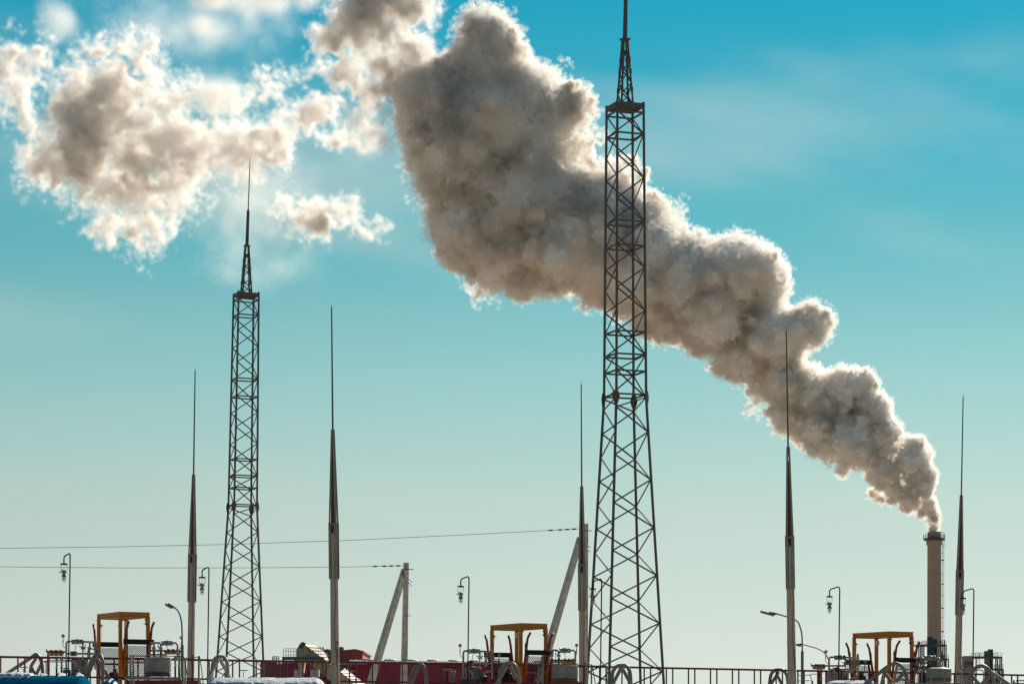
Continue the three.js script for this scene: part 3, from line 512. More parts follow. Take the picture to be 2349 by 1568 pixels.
// ------------------------------------------------------------------ yellow loading gantries with folding gangways
const TURN = 29.6 * Math.PI / 180;
function meshPanel(o, u, v, w, h, cw = 0.064, ch = 0.034, th = 0.014) { // expanded metal between o, o+u*w and o+v*h
  const out = [], P = (a, b) => o.clone().addScaledVector(u, a).addScaledVector(v, b), n = Math.floor(h / ch);
  for (let j = 0; j <= n; j++) {
    out.push(bar(P(0, j * ch), P(w, j * ch), th, 0.011));
    if (j < n) for (let x = (j % 2) * cw / 2; x <= w; x += cw) out.push(bar(P(x, j * ch), P(x, j * ch + ch), th * 1.3, 0.01));
  }
  return out;
}
function gantry() {
  const t = thing('loading_gantry', '', 'gantry', V(0, 0, 0), 'numbered yellow loading gantries', 0);
  const W = 0.845, L = 1.72, H = 2.06, p = 0.085, bh = 0.155, rz = (x, z) => [x, -z];
  const posts = [[0, 0], [W, 0], [0, -L], [W, -L]];
  for (const [x, z] of posts) lpart(t, 'post', [boxAt(V(x, (H - bh) / 2 - 0.15, z), p, H - bh + 0.3, p)], M.yellow);
  for (const z of [0, -L]) lpart(t, 'beam', [boxAt(V(W / 2, H - bh / 2, z), W + p, bh - 0.02, 0.03), boxAt(V(W / 2, H - 0.006, z), W + p + 0.012, 0.012, 0.1), boxAt(V(W / 2, H - bh + 0.006, z), W + p + 0.012, 0.012, 0.1)], M.yellow);
  for (const x of [0, W]) lpart(t, 'beam', [boxAt(V(x, H - bh / 2 - 0.001, -L / 2), 0.03, bh - 0.024, L - 0.05), boxAt(V(x, H - 0.007, -L / 2), 0.1, 0.012, L - 0.11), boxAt(V(x, H - bh + 0.007, -L / 2), 0.1, 0.012, L - 0.11)], M.yellow);
  lpart(t, 'roof_plate', boxAt(V(W / 2, H - bh + 0.03, -L / 2), W - 0.12, 0.012, L - 0.12), M.yellow);
  lpart(t, 'gusset', [0, 1].map((k) => boxAt(V(k ? W - 0.07 : 0.07, H - bh - 0.06, 0), 0.05, 0.1, 0.02)), M.yellow);
  // two gangways folded up at the ends
  for (const s of [1, -1]) {
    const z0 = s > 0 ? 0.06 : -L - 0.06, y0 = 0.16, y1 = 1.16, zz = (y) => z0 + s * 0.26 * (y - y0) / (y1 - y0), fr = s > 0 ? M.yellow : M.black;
    const gw = new THREE.Group(); gw.name = 'gangway'; t.add(gw);
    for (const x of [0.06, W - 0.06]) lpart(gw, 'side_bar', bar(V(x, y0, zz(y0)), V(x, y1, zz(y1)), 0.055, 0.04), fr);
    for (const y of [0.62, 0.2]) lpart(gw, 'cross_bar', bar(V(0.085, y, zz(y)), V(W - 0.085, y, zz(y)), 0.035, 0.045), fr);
    const u = V(1, 0, 0), v = V(0, y1 - y0, zz(y1) - zz(y0)).normalize();
    const mp = lpart(gw, 'mesh_panel', meshPanel(V(0.09, y0, zz(y0)), u, v, W - 0.18, 0.98), M.strand); mp.userData.kind = 'stuff';
    lpart(gw, 'rubber_pad', [bar(V(-0.01, y1 + 0.03, zz(y1) + s * 0.05), V(W + 0.01, y1 + 0.03, zz(y1) + s * 0.05), 0.12, 0.13)], M.black);
    lpart(gw, 'pad_plate', [bar(V(-0.015, y1 + 0.102, zz(y1) + s * 0.05), V(W + 0.015, y1 + 0.102, zz(y1) + s * 0.05), 0.14, 0.012), boxAt(V(-0.022, y1 + 0.04, zz(y1) + s * 0.05), 0.012, 0.16, 0.14)], M.black);
    for (const x of s > 0 ? [0.1, W + 0.02] : [-0.05, W - 0.1]) {      // handrail arms of the gangway
      const a = V(x, 0.28, z0 - s * 0.16), m = V(x, 1.62, z0 + s * 0.17), e = V(x + 0.02, 1.77, z0 + s * 0.3);
      lpart(gw, 'handrail_arm', [sweep([a, m, e], [0.044, 0.035, 0.034], 8, 0.05)], M.red);
      lpart(gw, 'arm_brace', [sweep([V(x - 0.012, 1.46, z0 + s * 0.07), V(x - 0.012, 0.6, z0 + s * 0.0)], 0.022, 6), sweep([V(x - 0.01, 1.5, z0 + s * 0.13), V(x - 0.014, 1.5, z0 + s * 0.06), V(x - 0.014, 1.36, z0 + s * 0.03), V(x - 0.01, 1.34, z0 + s * 0.09)], 0.011, 6)], M.red);
    }
  }
  for (const [x, z, k] of [[0, -L, 1], [W, 0, -1]]) {                 // winch knob with its thin cable
    const c = V(x + k * 0.075, 1.73, z + 0.01), wn = lpart(t, 'winch', [lathe(c.clone().add(V(-k * 0.04, 0, 0)), c.clone().add(V(k * 0.03, 0, 0)), [[0, 0], [0, 0.035], [0.5, 0.035], [0.5, 0.02], [1, 0.02], [1, 0]], 10), ...[0, 1, 2].map((i) => boxAt(c, 0.014, i ? 0.012 : 0.11, i === 1 ? 0.11 : 0.012, 0)), bar(c, c.clone().add(V(k * 0.075, 0, 0)), 0.014)], M.core);
    lpart(wn, 'cable', sweep([c.clone().add(V(0.01, -0.03, 0)), c.clone().add(V(k * 0.06, -0.55, k > 0 ? -0.15 : 0.15))], 0.004, 4), M.wire);
  }
  const sg = new THREE.Group(); sg.name = 'number_sign'; t.add(sg);
  const sc = V(W - 0.005, 1.775, -L + 0.055); lpart(sg, 'plate', boxAt(sc, 0.145, 0.15, 0.008), M.plate);
  const pr = new THREE.Mesh(new THREE.PlaneGeometry(0.138, 0.143), M.plate); pr.name = 'number'; pr.position.copy(sc).add(V(0, 0, 0.007)); pr.castShadow = pr.receiveShadow = true; sg.add(pr);
  return t;
}
{
  const t0 = gantry(); const mk = (ch) => {
    const c = document.createElement('canvas'); c.width = c.height = 128; const x = c.getContext('2d');
    x.fillStyle = '#f4ece4'; x.fillRect(0, 0, 128, 128); x.fillStyle = '#15110f'; x.font = 'bold 100px sans-serif'; x.textAlign = 'center'; x.textBaseline = 'middle'; x.fillText(ch, 64, 68);
    const tx = new THREE.CanvasTexture(c); tx.colorSpace = THREE.SRGBColorSpace; const m = new THREE.MeshStandardMaterial({ map: tx, roughness: 0.6 }); m.name = 'sign print'; return m;
  };
  const spots = [[480, 2445.5, 75.0, '7', 'yellow loading gantry with sign 7, leftmost of three'], [2083, 2491, 76.6, '8', 'yellow loading gantry with sign 8, the middle one'], [3558, 2524, 78.4, '9', 'yellow loading gantry with sign 9, before the chimney']];
  spots.forEach(([x, y, d, ch, label], i) => {
    const p = at4(x, y, d), pos = V(p.x, p.y - 2.06, p.z), g = i ? copy(t0, 'loading_gantry', label, pos, TURN) : t0;
    g.position.copy(pos); g.rotation.y = TURN; g.userData.label = label;
    g.traverse((o) => { if (o.name === 'number') o.material = mk(ch); });
  });
}
// ------------------------------------------------------------------ caged lamps on thin black poles
function cagedLamp() {                                                // foot at 0, arm pointing along -z
  const t = thing('caged_lamp', '', 'lamp', V(0, 0, 0), 'caged lamps on black poles'), H = 4.0, A = 0.5;
  lpart(t, 'pole', sweep([V(-0.06, 0, 0.0), V(0, H - 0.05, 0), V(0, H, -0.06), V(0, H - 0.05, -A + 0.06), V(0, H - 0.1, -A), V(0, H - 0.25, -A)], 0.0195, 8, 0.09), M.pole);
  const lx = 0, lz = -A, y = H - 0.25;
  lpart(t, 'bracket', [boxAt(V(lx, y - 0.02, lz), 0.19, 0.045, 0.04), ...[-1, 1].map((k) => sweep([V(lx + k * 0.093, y - 0.03, lz), V(lx + k * 0.092, y - 0.145, lz), V(lx + k * 0.06, y - 0.21, lz)], 0.006, 5, 0.02))], M.pole);
  lpart(t, 'cable', sweep([V(lx, y - 0.04, lz + 0.02), V(lx, y - 0.12, lz + 0.025), V(lx - 0.06, y - 0.19, lz + 0.03), V(lx - 0.155, y - 0.225, lz + 0.02), V(lx - 0.145, y - 0.25, lz), V(lx - 0.07, y - 0.254, lz)], 0.004, 5, 0.05), M.pole);
  lpart(t, 'gland', [sweep([V(lx - 0.145, y - 0.25, lz), V(lx - 0.04, y - 0.254, lz)], [0.008, 0.015], 8), sweep([V(lx + 0.04, y - 0.254, lz), V(lx + 0.088, y - 0.254, lz)], 0.014, 8)], M.pole);
  lpart(t, 'housing', lathe(V(lx, y - 0.385, lz), V(lx, y - 0.19, lz), [[0, 0], [0, 0.06], [0.08, 0.066], [0.3, 0.064], [0.42, 0.045], [0.58, 0.042], [0.66, 0.058], [0.96, 0.072], [1, 0.07], [1, 0]], 18), M.grey);
  const gy = y - 0.385;
  const gl = lpart(t, 'glass', lathe(V(lx, gy - 0.125, lz), V(lx, gy, lz), [[0, 0.002], [0.06, 0.022], [0.22, 0.042], [0.45, 0.05], [1, 0.05]], 18), M.glass);
  lpart(t, 'bulb', lathe(V(lx, gy - 0.09, lz), V(lx, gy, lz), [[0, 0.01], [0.2, 0.026], [0.7, 0.028], [1, 0.02]], 12), M.bulb);
  const cage = []; for (let k = 0; k < 6; k++) { const a = k / 6 * Math.PI * 2, x = Math.cos(a), z = Math.sin(a); cage.push(sweep([V(lx + x * 0.057, gy, lz + z * 0.057), V(lx + x * 0.057, gy - 0.075, lz + z * 0.057), V(lx + x * 0.04, gy - 0.115, lz + z * 0.04), V(lx + x * 0.006, gy - 0.136, lz + z * 0.006)], 0.0032, 4, 0.02)); }
  cage.push(new THREE.TorusGeometry(0.057, 0.0032, 4, 20).rotateX(Math.PI / 2).translate(lx, gy - 0.06, lz));
  lpart(t, 'cage', cage, M.galv);
  return t;
}
{
  const t = cagedLamp(), list = [[279.3, 2212, 73, 'leftmost caged lamp on a black pole, above the left pipework'], [835, 2267, 74.6, 'caged lamp on a black pole just left of the smaller lattice tower'], [1876, 2304, 75.8, 'caged lamp above the crimson hall, between the concrete poles'], [2407, 2314, 76.5, 'caged lamp on a black pole in front of the larger lattice tower'], [3360, 2345.5, 77.5, 'caged lamp on a black pole right of the street lamp arms'], [3897, 2352.5, 78.4, 'rightmost caged lamp on a black pole, beside the rightmost mast']];
  list.forEach(([x, y, d, label], i) => { const p = at4(x, y, d), pos = V(p.x, p.y - 4, p.z), m = i ? copy(t, 'caged_lamp', label, pos, TURN) : t; m.position.copy(pos); m.rotation.y = TURN; m.userData.label = label; });
}
// ------------------------------------------------------------------ bent pipe hoops
function bentPipe(label, d, bars, r, mat = M.hoop) {
  const b = at4(bars[0][0][0], 2760, d), t = thing('bent_pipe', label, 'pipe', b, 'bent pale pipe hoops on the loading platform'), s = PX * d;
  bars.forEach((l, i) => part(t, i ? 'brace' : 'hoop', sweep(l.map(([x, y, z = 0]) => { const p = at4(x, y, d - z); return p; }), (i ? r * 0.93 : r) * s, 12, 14 * s), mat, t));
  return t;
}
bentPipe('leftmost bent pale pipe behind the railing in the bottom left corner', 75.6, [[[12, 2702], [125, 2628], [143, 2613], [158, 2630], [167, 2655], [173, 2740]], [[143, 2632, 0.2], [122, 2662, 0.2], [117, 2740, 0.2]], [[122, 2661, 0.1], [139, 2696, 0.1]], [[163, 2656, 0.1], [143, 2697, 0.1]]], 7.2);
bentPipe('bent pale pipe standing before the gantry with sign 7', 70.3, [[[341, 2706, -0.4], [366, 2634, -0.3], [383, 2618, -0.2], [402, 2619, 0], [410, 2645, 0.1], [409, 2790, 0.2]], [[381, 2628, -0.1], [371, 2652, -0.2], [346, 2712, -0.4]], [[388, 2634, -0.1], [436, 2712, -0.4]]], 7);
bentPipe('bent pale pipe at the foot of the smaller lattice tower', 71.6, [[[845, 2710, -0.5], [850, 2650, -0.2], [862, 2627, 0], [893, 2625, 0], [906, 2640, 0.1], [910, 2670, 0.1], [909, 2790, 0.2]], [[874, 2636, 0], [830, 2714, -0.4]], [[880, 2637, -0.1], [924, 2720, -0.4]]], 7.2);
bentPipe('broad bent brown grey pipe beside the lone concrete pole foot', 73.6, [[[1622, 2760], [1658, 2666], [1688, 2655], [1702, 2682], [1707, 2770]], [[1676, 2664, 0.1], [1634, 2760, 0.1]]], 8, M.brown);
bentPipe('bent pale pipe arch before the middle gantry and dark deck', 74.2, [[[1994, 2760], [2001, 2676], [2020, 2652], [2052, 2651], [2068, 2672], [2075, 2710], [2079, 2770]], [[2029, 2662, 0.08], [1980, 2744, 0.08]], [[2040, 2664, -0.08], [2064, 2716, -0.08]]], 7.6);
bentPipe('bent pale pipe in front of the foot of the larger lattice tower', 75.2, [[[2444, 2770], [2450, 2686], [2466, 2662], [2508, 2660], [2521, 2686], [2526, 2770]], [[2484, 2672, 0.08], [2447, 2744, 0.08]], [[2491, 2674, -0.08], [2524, 2736, -0.08]]], 7.6);
bentPipe('bent grey pipe behind the railing left of the mast at the plume foot', 80.5, [[[3075, 2760], [3084, 2696], [3098, 2678], [3134, 2678], [3149, 2698], [3156, 2760]], [[3116, 2686, 0.08], [3079, 2744, 0.08]], [[3110, 2700, -0.1], [3130, 2740, -0.1]]], 6.8);
bentPipe('large bent white pipe wheel before the gantry with sign 9', 74.6, [[[3462, 2734, -0.5], [3550, 2666, -0.1], [3580, 2650], [3606, 2660], [3624, 2690], [3636, 2745], [3640, 2790]], [[3545, 2676, 0.05], [3536, 2700, 0.05], [3526, 2745, 0.05]], [[3540, 2693, 0.08], [3572, 2728, 0.08]], [[3613, 2694, 0.08], [3586, 2726, 0.08]]], 8);
bentPipe('large bent white pipe wheel at the bottom right corner', 75.4, [[[3874, 2770], [3884, 2698], [3904, 2668], [3930, 2660], [3954, 2672], [3972, 2704], [3986, 2760]], [[3962, 2684, -0.2], [4050, 2744, -0.5]], [[3890, 2704, 0.08], [3920, 2736, 0.08]], [[3958, 2702, 0.08], [3926, 2738, 0.08]]], 8);

// ------------------------------------------------------------------ pipework left and right of each gantry
const flangeAt = (c, dir, r, w) => { const u = dir.clone().normalize(), a = c.clone().addScaledVector(u, -w / 2), e = c.clone().addScaledVector(u, w / 2); const out = [lathe(a, e, [[0, 0], [0, r], [1, r], [1, 0]], 16)]; const n = Math.abs(u.y) > 0.5 ? V(1, 0, 0) : V(0, 1, 0), m = u.clone().cross(n); for (let k = 0; k < 8; k++) { const q = k / 8 * 2 * Math.PI + 0.4, o = n.clone().multiplyScalar(Math.cos(q) * r * 0.8).addScaledVector(m, Math.sin(q) * r * 0.8); out.push(bar(a.clone().add(o).addScaledVector(u, -0.012), e.clone().add(o).addScaledVector(u, 0.012), 0.016)); } return out; };
const XA = V(1, 0, 0), YA = V(0, 1, 0);
function gaugeParts(t, c, stem, root) {
  part(t, 'gauge', [lathe(c.clone().add(V(0, 0, -0.025)), c.clone().add(V(0, 0, 0.025)), [[0, 0], [0, 0.047], [0.7, 0.047], [1, 0.05], [1, 0.042], [0.9, 0]], 20)], M.box, root);
  part(t, 'gauge_stem', [sweep([c.clone().add(V(0, -0.045, 0)), ...stem], 0.009, 6, 0.12), sweep([c.clone().add(V(-0.002, -0.1, 0)), c.clone().add(V(-0.004, -0.2, 0))], 0.013, 6)], M.slate, root);
}
function valveParts(t, c, s, mat, root) {                              // globe valve lying along x, with two flanges
  const v = part(t, 'valve', [lathe(c.clone().add(V(-14 * s, 0, 0)), c.clone().add(V(13 * s, 0, 0)), [[0, 7 * s], [0.12, 8.4 * s], [0.35, 10.6 * s], [0.65, 10.6 * s], [0.88, 8.4 * s], [1, 7 * s]], 20), lathe(c.clone().add(V(2 * s, 0, 5 * s)), c.clone().add(V(2 * s, 0, 12 * s)), [[0, 6.2 * s], [0.8, 6 * s], [1, 5.6 * s], [1, 0]], 16)], mat, root);
  part(v, 'bore', lathe(c.clone().add(V(2 * s, 0, 11.7 * s)), c.clone().add(V(2 * s, 0, 12.6 * s)), [[0, 2.7 * s], [1, 2.7 * s], [1, 0]], 14), M.black, root);
  for (const k of [-1, 1]) { part(v, 'flange', flangeAt(c.clone().add(V(k * 19 * s, 0, 0)), XA, 10.6 * s, 5 * s), k < 0 ? M.pipe : mat, root); part(v, 'flange', flangeAt(c.clone().add(V(k * 14 * s, 0, 0)), XA, 10.2 * s, 3 * s), mat, root); }
}
function pipeworkLeft(ox, oy, d, label, variant) {
  const s = PX * d, q = (x, y, z = 0) => at4(ox + x, oy + y, d - z), b = q(0, 120), t = thing('pipework', label, 'pipework', b);
  part(t, 'riser_pipe', sweep([q(0, 112), q(0, 0), q(22, 0)], 4.1 * s, 12, 14 * s), M.pipe, t);
  valveParts(t, q(44.5, 0.5), s, M.grey, t);
  part(t, 'upper_pipe', [sweep([q(64, 1), q(108, 3)], 3.9 * s, 12), sweep([q(94, 2), q(93, 24)], 3.6 * s, 10), sweep([q(67, 4), q(66, 24)], 3.2 * s, 10)], M.pipe, t);
  part(t, 'lower_pipe', [sweep([q(0, 49), q(18, 49)], 3.9 * s, 10), sweep([q(41, 49), q(113, 49)], 4.1 * s, 12)], M.pipe, t);
  for (const x of [20, 38]) part(t, 'flange', flangeAt(q(x, 49), XA, 10 * s, 6 * s), M.pipe, t);
  part(t, 'wafer_valve', lathe(q(23, 49), q(35, 49), [[0, 9 * s], [0.2, 10 * s], [0.8, 10 * s], [1, 9 * s]], 18), M.core, t);
  part(t, 'valve_rod', sweep([q(33, 49, 0.09), q(39, 12, 0.05)], 1.1 * s, 6), M.slate, t);
  part(t, 'strainer', lathe(q(90, 30), q(90, 63), [[0, 2 * s], [0.18, 5 * s], [0.36, 6 * s], [0.52, 9.5 * s], [0.72, 9 * s], [1, 5 * s], [1, 0]], 16), M.pipe, t);
  for (const [x, y, r] of [[93, 26, 8.5], [93, 31, 8.5], [66, 24, 8], [66, 29, 8]]) part(t, 'flange', flangeAt(q(x, y), YA, r * s, 2.6 * s), M.pipe, t);
  part(t, 'drop_pipe', [sweep([q(66, 32), q(66, 44)], 3 * s, 8), sweep([q(66, 54), q(66, 76)], 2.8 * s, 8)], M.pipe, t);
  part(t, 'hand_wheel', [new THREE.TorusGeometry(5 * s, 1 * s, 6, 14).rotateX(Math.PI / 2).rotateZ(0.2).translate(q(75, 22, 0.08).x, q(75, 22).y, q(75, 22, 0.08).z), sweep([q(75, 8, 0.08), q(75, 46, 0.08)], 1.1 * s, 6), ...[0, 1, 2].map((k) => boxAt(q(75, 22, 0.08), 11 * s, 1.2 * s, 1.6 * s, k * 1.05)), sweep([q(50, 20, 0.1), q(62, 20, 0.1)], 1.4 * s, 6)], M.slate, t);
  part(t, 'relief_valve', lathe(q(115, 42), q(115, -16), [[0, 4 * s], [0.18, 4 * s], [0.3, 3.6 * s], [0.5, 4 * s], [0.5, 6 * s], [0.8, 5.2 * s], [0.93, 4 * s], [1, 0.5 * s]], 14), M.pipe, t);
  for (const y of [19, 31]) part(t, 'flange', flangeAt(q(115, y), YA, 11 * s, 3.4 * s), M.pipe, t);
  for (const k of [-1, 1]) part(t, 'tie_bolt', sweep([q(115 + k * 9, 19, 0.03), q(115 + k * 9, 31, 0.03)], 1 * s, 6), M.pipe, t);
  part(t, 'stand_pipe', sweep([q(115, 40), q(115, 112)], 3.7 * s, 10), M.pipe, t);
  if (variant === 0) part(t, 'bypass_pipe', sweep([q(2, 77, 0.05), q(28, 77, 0.05), q(38, 88, 0.05), q(39, 106, 0.05)], 5 * s, 12, 12 * s), M.pipe, t);
  else part(t, 'bypass_pipe', [sweep([q(2, 74, 0.05), q(24, 74, 0.05), q(36, 86, 0.05), q(38, 102, 0.05)], 5 * s, 12, 12 * s), sweep([q(113, 80, 0.05), q(92, 82, 0.05), q(82, 92, 0.05), q(80, 104, 0.05)], 3.8 * s, 10, 10 * s)], M.pipe, t);
  for (const x of [0, 39]) part(t, 'foot_flange', flangeAt(q(x, 108, 0.04), YA, 13 * s, 3.5 * s), M.pipe, t);
  part(t, 'pump_base', [lathe(q(38, 112), q(38, 128), [[0, 12 * s], [0.3, 14 * s], [1, 14 * s], [1, 0]], 14), boxAt(q(2, 120, -0.05), 28 * s, 14 * s, 22 * s)], M.navy, t);
  part(t, 'filter', [lathe(q(66, 76, 0.1), q(66, 100, 0.1), [[0, 0], [0, 7 * s], [0.15, 5 * s], [0.5, 6.5 * s], [0.9, 5 * s], [1, 7 * s], [1, 0]], 12), sweep([q(68, 100, 0.1), q(68, 134, 0.1)], 2 * s, 8)], M.slate, t);
  gaugeParts(t, q(-12.5, -22), [q(-14.5, 6), q(-11, 22), q(0, 26)], t);
  if (variant) gaugeParts(t, q(144, 17, 0.1), [q(141, 40, 0.1), q(143, 62, 0.1), q(118, 74, 0.1)], t);
  return t;
}
pipeworkLeft(264, 2564.6, 74.0, 'pipework with grey valve and single gauge left of the gantry with sign 7', 0);
pipeworkLeft(1853, 2602.5, 76.0, 'cream pipework before the crimson hall, left of the middle gantry', 1);
pipeworkLeft(3317, 2627.5, 77.8, 'cream pipework with two gauges beside the street lamp curve, left of gantry 9', 2);
function pipeworkRight(ox, oy, d, label, variant) {
  const s = PX * d, q = (x, y, z = 0) => at4(ox + x, oy + y, d - z), b = q(0, 120), t = thing('pipework', label, 'pipework', b);
  part(t, 'elbow_pipe', [sweep([q(-68, -1, -0.1), q(-52, -1, -0.1), q(-52, 18, -0.1)], 4 * s, 12, 9 * s), sweep([q(-52, -1, -0.12), q(-26, -1, -0.1), q(-24, 18, 0)], 4 * s, 12, 9 * s)], M.pipe, t);
  for (const x of [-52, -24]) { part(t, 'flange', [flangeAt(q(x, 18, -0.05), YA, 9.5 * s, 3 * s), flangeAt(q(x, 23, -0.05), YA, 8 * s, 2.6 * s)], M.pipe, t); part(t, 'hose_tail', lathe(q(x, 58, -0.05), q(x, 24, -0.05), [[0, 4 * s], [0.35, 4 * s], [0.45, 5.4 * s], [0.75, 5 * s], [0.85, 3 * s], [1, 3 * s]], 12), M.slate, t); }
  part(t, 'hand_wheel', [new THREE.TorusGeometry(4.6 * s, 1.1 * s, 6, 14).rotateX(Math.PI / 2).translate(q(-36, 13).x, q(-36, 13).y, q(-36, 13).z), ...[0, 1].map((k) => boxAt(q(-36, 13), 9 * s, 1.2 * s, 1.4 * s, k * 1.57)), sweep([q(-36, 0), q(-36, 46)], 1.2 * s, 6)], M.slate, t);
  valveParts(t, q(0, 0), s, M.grey, t);
  part(t, 'outlet_pipe', sweep([q(22, 0), q(42, 0), q(42, 70)], 4 * s, 12, 12 * s), M.pipe, t);
  part(t, 'valve_rod', sweep([q(-2, 10, 0.06), q(3, 30, 0.06)], 1.1 * s, 6), M.slate, t);
  part(t, 'lower_pipe', sweep([q(-68, 46, -0.2), q(0, 47, -0.2)], 3.8 * s, 10), M.pipe, t);
  const gx = variant ? 47 : 58; gaugeParts(t, q(gx, -21), variant ? [q(gx + 1, 8), q(gx - 2, 20), q(43, 26)] : [q(gx, 14), q(gx - 5, 22), q(43, 24)], t);
  return t;
}
pipeworkRight(667, 2571, 74.4, 'pipework between the leftmost gantry and the street lamp', 0);
pipeworkRight(2259.5, 2600.5, 76.4, 'pipework between the middle gantry and the lattice tower mast', 1);
pipeworkRight(3721, 2631, 78.2, 'pipework before the tan chimney foot and the blue ducts', 1);
// red cable trays with tan lamp troughs
function lampTrough(label, d, x0, x1, y, tx0, tx1, th, posts) {
  const s = PX * d, q = (x, yy, z = 0) => at4(x, yy, d - z), b = q((x0 + x1) / 2, 2800), t = thing('lamp_trough', label, 'cable tray', b);
  part(t, 'channel', [bar(q(x0, y), q(x1, y + 1), 0.14, 0.012), bar(q(x0, y + 2.6, 0.07), q(x1, y + 3.6, 0.07), 0.01, 0.045), bar(q(x0, y + 2.6, -0.07), q(x1, y + 3.6, -0.07), 0.01, 0.045), boxAt(q(x0, y - 1), 0.012, 0.09, 0.15)], M.rail, t);
  part(t, 'trough', prism([q(tx0, y + 6, 0.05), q(tx1, y + 6, 0.05), q(tx1 - 4, y + 6 + th, 0.05), q(tx0 + 4, y + 6 + th, 0.05)], 0.1), M.tan, t);
  for (let k = 0; k < 3; k++) { const x = tx0 + (tx1 - tx0) * (0.28 + k * 0.27); part(t, 'clamp', [boxAt(q(x, y + 6, 0.085), 0.014, 0.15, 0.012), boxAt(q(x, y - 2.5), 0.085, 0.02, 0.18)], M.core, t); }
  for (const x of posts) part(t, 'post', bar(q(x, y + 4), q(x, 2800), 0.055), M.rail, t);
}
lampTrough('red cable tray with tan lamp trough at the left end of the left pipework', 74.6, 185, 262, 2603, 186, 253, 13, [191]);
lampTrough('tan lamp trough under red tray, ending at the street lamp foot', 75.2, 600, 723, 2599, 654, 722, 11, [716]);
lampTrough('red cable tray with small tan lamp trough left of the middle pipework', 76.8, 1758, 1846, 2665, 1761, 1816, 10, [1766, 1790]);
lampTrough('tan lamp trough under red tray between middle gantry and mast', 77.4, 2190, 2306, 2637, 2243, 2304, 12, [2200]);
lampTrough('tan lamp trough under red tray right of the mast at the plume foot', 78.6, 3246, 3380, 2659, 3250, 3304, 11, [3273]);
lampTrough('red tray just behind the drum with the cone lid', 79.6, 3672, 3745, 2666, 3703, 3726, 15, []);
// hoses with couplings hanging under the trays
for (const [x, y, d, label] of [[225, 2624, 74.3, 'black hose with pale coupling under the left tray, the nearer to its post'], [245, 2624, 74.3, 'black hose with pale coupling under the left tray, beside the pipe riser'], [1804, 2682, 76.2, 'black hose with coupling under the middle tray, its left one'], [1816, 2682, 76.2, 'black hose with coupling under the middle tray, its right one'], [3286, 2676, 78.2, 'black hose with coupling left of the pipework at the gantry with sign 9'], [700, 2622, 74.8, 'thick black hose with coupling right of the drum at the gantry with sign 7'], [715, 2618, 74.8, 'black hose with coupling beside the thick one, next to the street lamp foot']]) {
  const s = PX * d, q = (dx, dy) => at4(x + dx, y + dy, d), t = thing('loading_hose', label, 'hose', q(0, 110));
  part(t, 'coupling', lathe(q(0, 52), q(0, 0), [[0, 3 * s], [0.08, 5 * s], [0.16, 5 * s], [0.24, 3.4 * s], [0.5, 3.8 * s], [0.7, 4.4 * s], [0.8, 6.4 * s], [0.9, 6 * s], [1, 4 * s], [1, 0]], 12), M.box, t);
  part(t, 'hose', sweep([q(0, 50), q(0, 80), q(1, 112)], 3.9 * s, 10), M.black, t);
  part(t, 'lever', sweep([q(0, 36), q(10, 36)], 1 * s, 5), M.slate, t);
}
// pale drums with a bolted foot
for (const [x, w, y0, y1, d, cone, label] of [[631, 106, 2628, 2688, 73.2, 0, 'flat pale drum between the leftmost gantry and the street lamp'], [2260.5, 102, 2661, 2713, 75.4, 0, 'flat pale drum between the middle gantry and the mast'], [3756, 102, 2674, 2713, 76.8, 10, 'pale round drum with cone lid right of the gantry with sign 9'], [318, 70, 2636, 2692, 75.6, 3, 'pale drum half hidden by the left pipework and bent pipe'], [1893, 62, 2667, 2716, 77.6, 3, 'pale drum half hidden by the pipework before the crimson hall'], [3352, 90, 2686, 2735, 79.2, 2, 'grey drum half hidden by the pipework with two gauges']]) {
  const s = PX * d, c = at4(x, y0, d), r = w / 2 * s, lo = at4(x, y1, d), b = at4(x, y1 + 16, d), t = thing('drum', label, 'drum', b);
  part(t, 'shell', lathe(lo, c, [[0, r * 0.985], [0.02, r], [0.98, r], [1, r * 0.985], [1, 0]], 40), M.box, t);
  if (cone) part(t, 'lid', lathe(c.clone().add(V(0, -0.005, 0)), c.clone().add(V(0, cone * s, 0)), [[0, r * 1.01], [0.45, r * 0.62], [0.85, r * 0.3], [0.85, r * 0.36], [1, r * 0.36], [1, 0]], 40), M.box, t);
  part(t, 'foot_ring', [lathe(V(lo.x, lo.y - 3.4 * s, lo.z), V(lo.x, lo.y - 1 * s, lo.z), [[0, 0], [0, r * 1.07], [1, r * 1.07], [1, 0]], 40), lathe(V(lo.x, lo.y - 9 * s, lo.z), V(lo.x, lo.y - 6.5 * s, lo.z), [[0, 0], [0, r * 1.07], [1, r * 1.07], [1, 0]], 40)], M.box, t);
  part(t, 'foot', lathe(b, V(lo.x, lo.y - 1 * s, lo.z), [[0, 0], [0, r * 0.96], [1, r * 0.96]], 40), cone ? M.hoop : M.core, t);
  for (const k of [-0.62, 0.02, 0.6]) part(t, 'stud', lathe(V(c.x + k * r, c.y - 10 * s, c.z + Math.sqrt(1 - k * k) * r - 0.01), V(c.x + k * r, c.y - 10 * s, c.z + Math.sqrt(1 - k * k) * r + 0.02), [[0, 0.011], [1, 0.011], [1, 0]], 8), M.black, t);
}
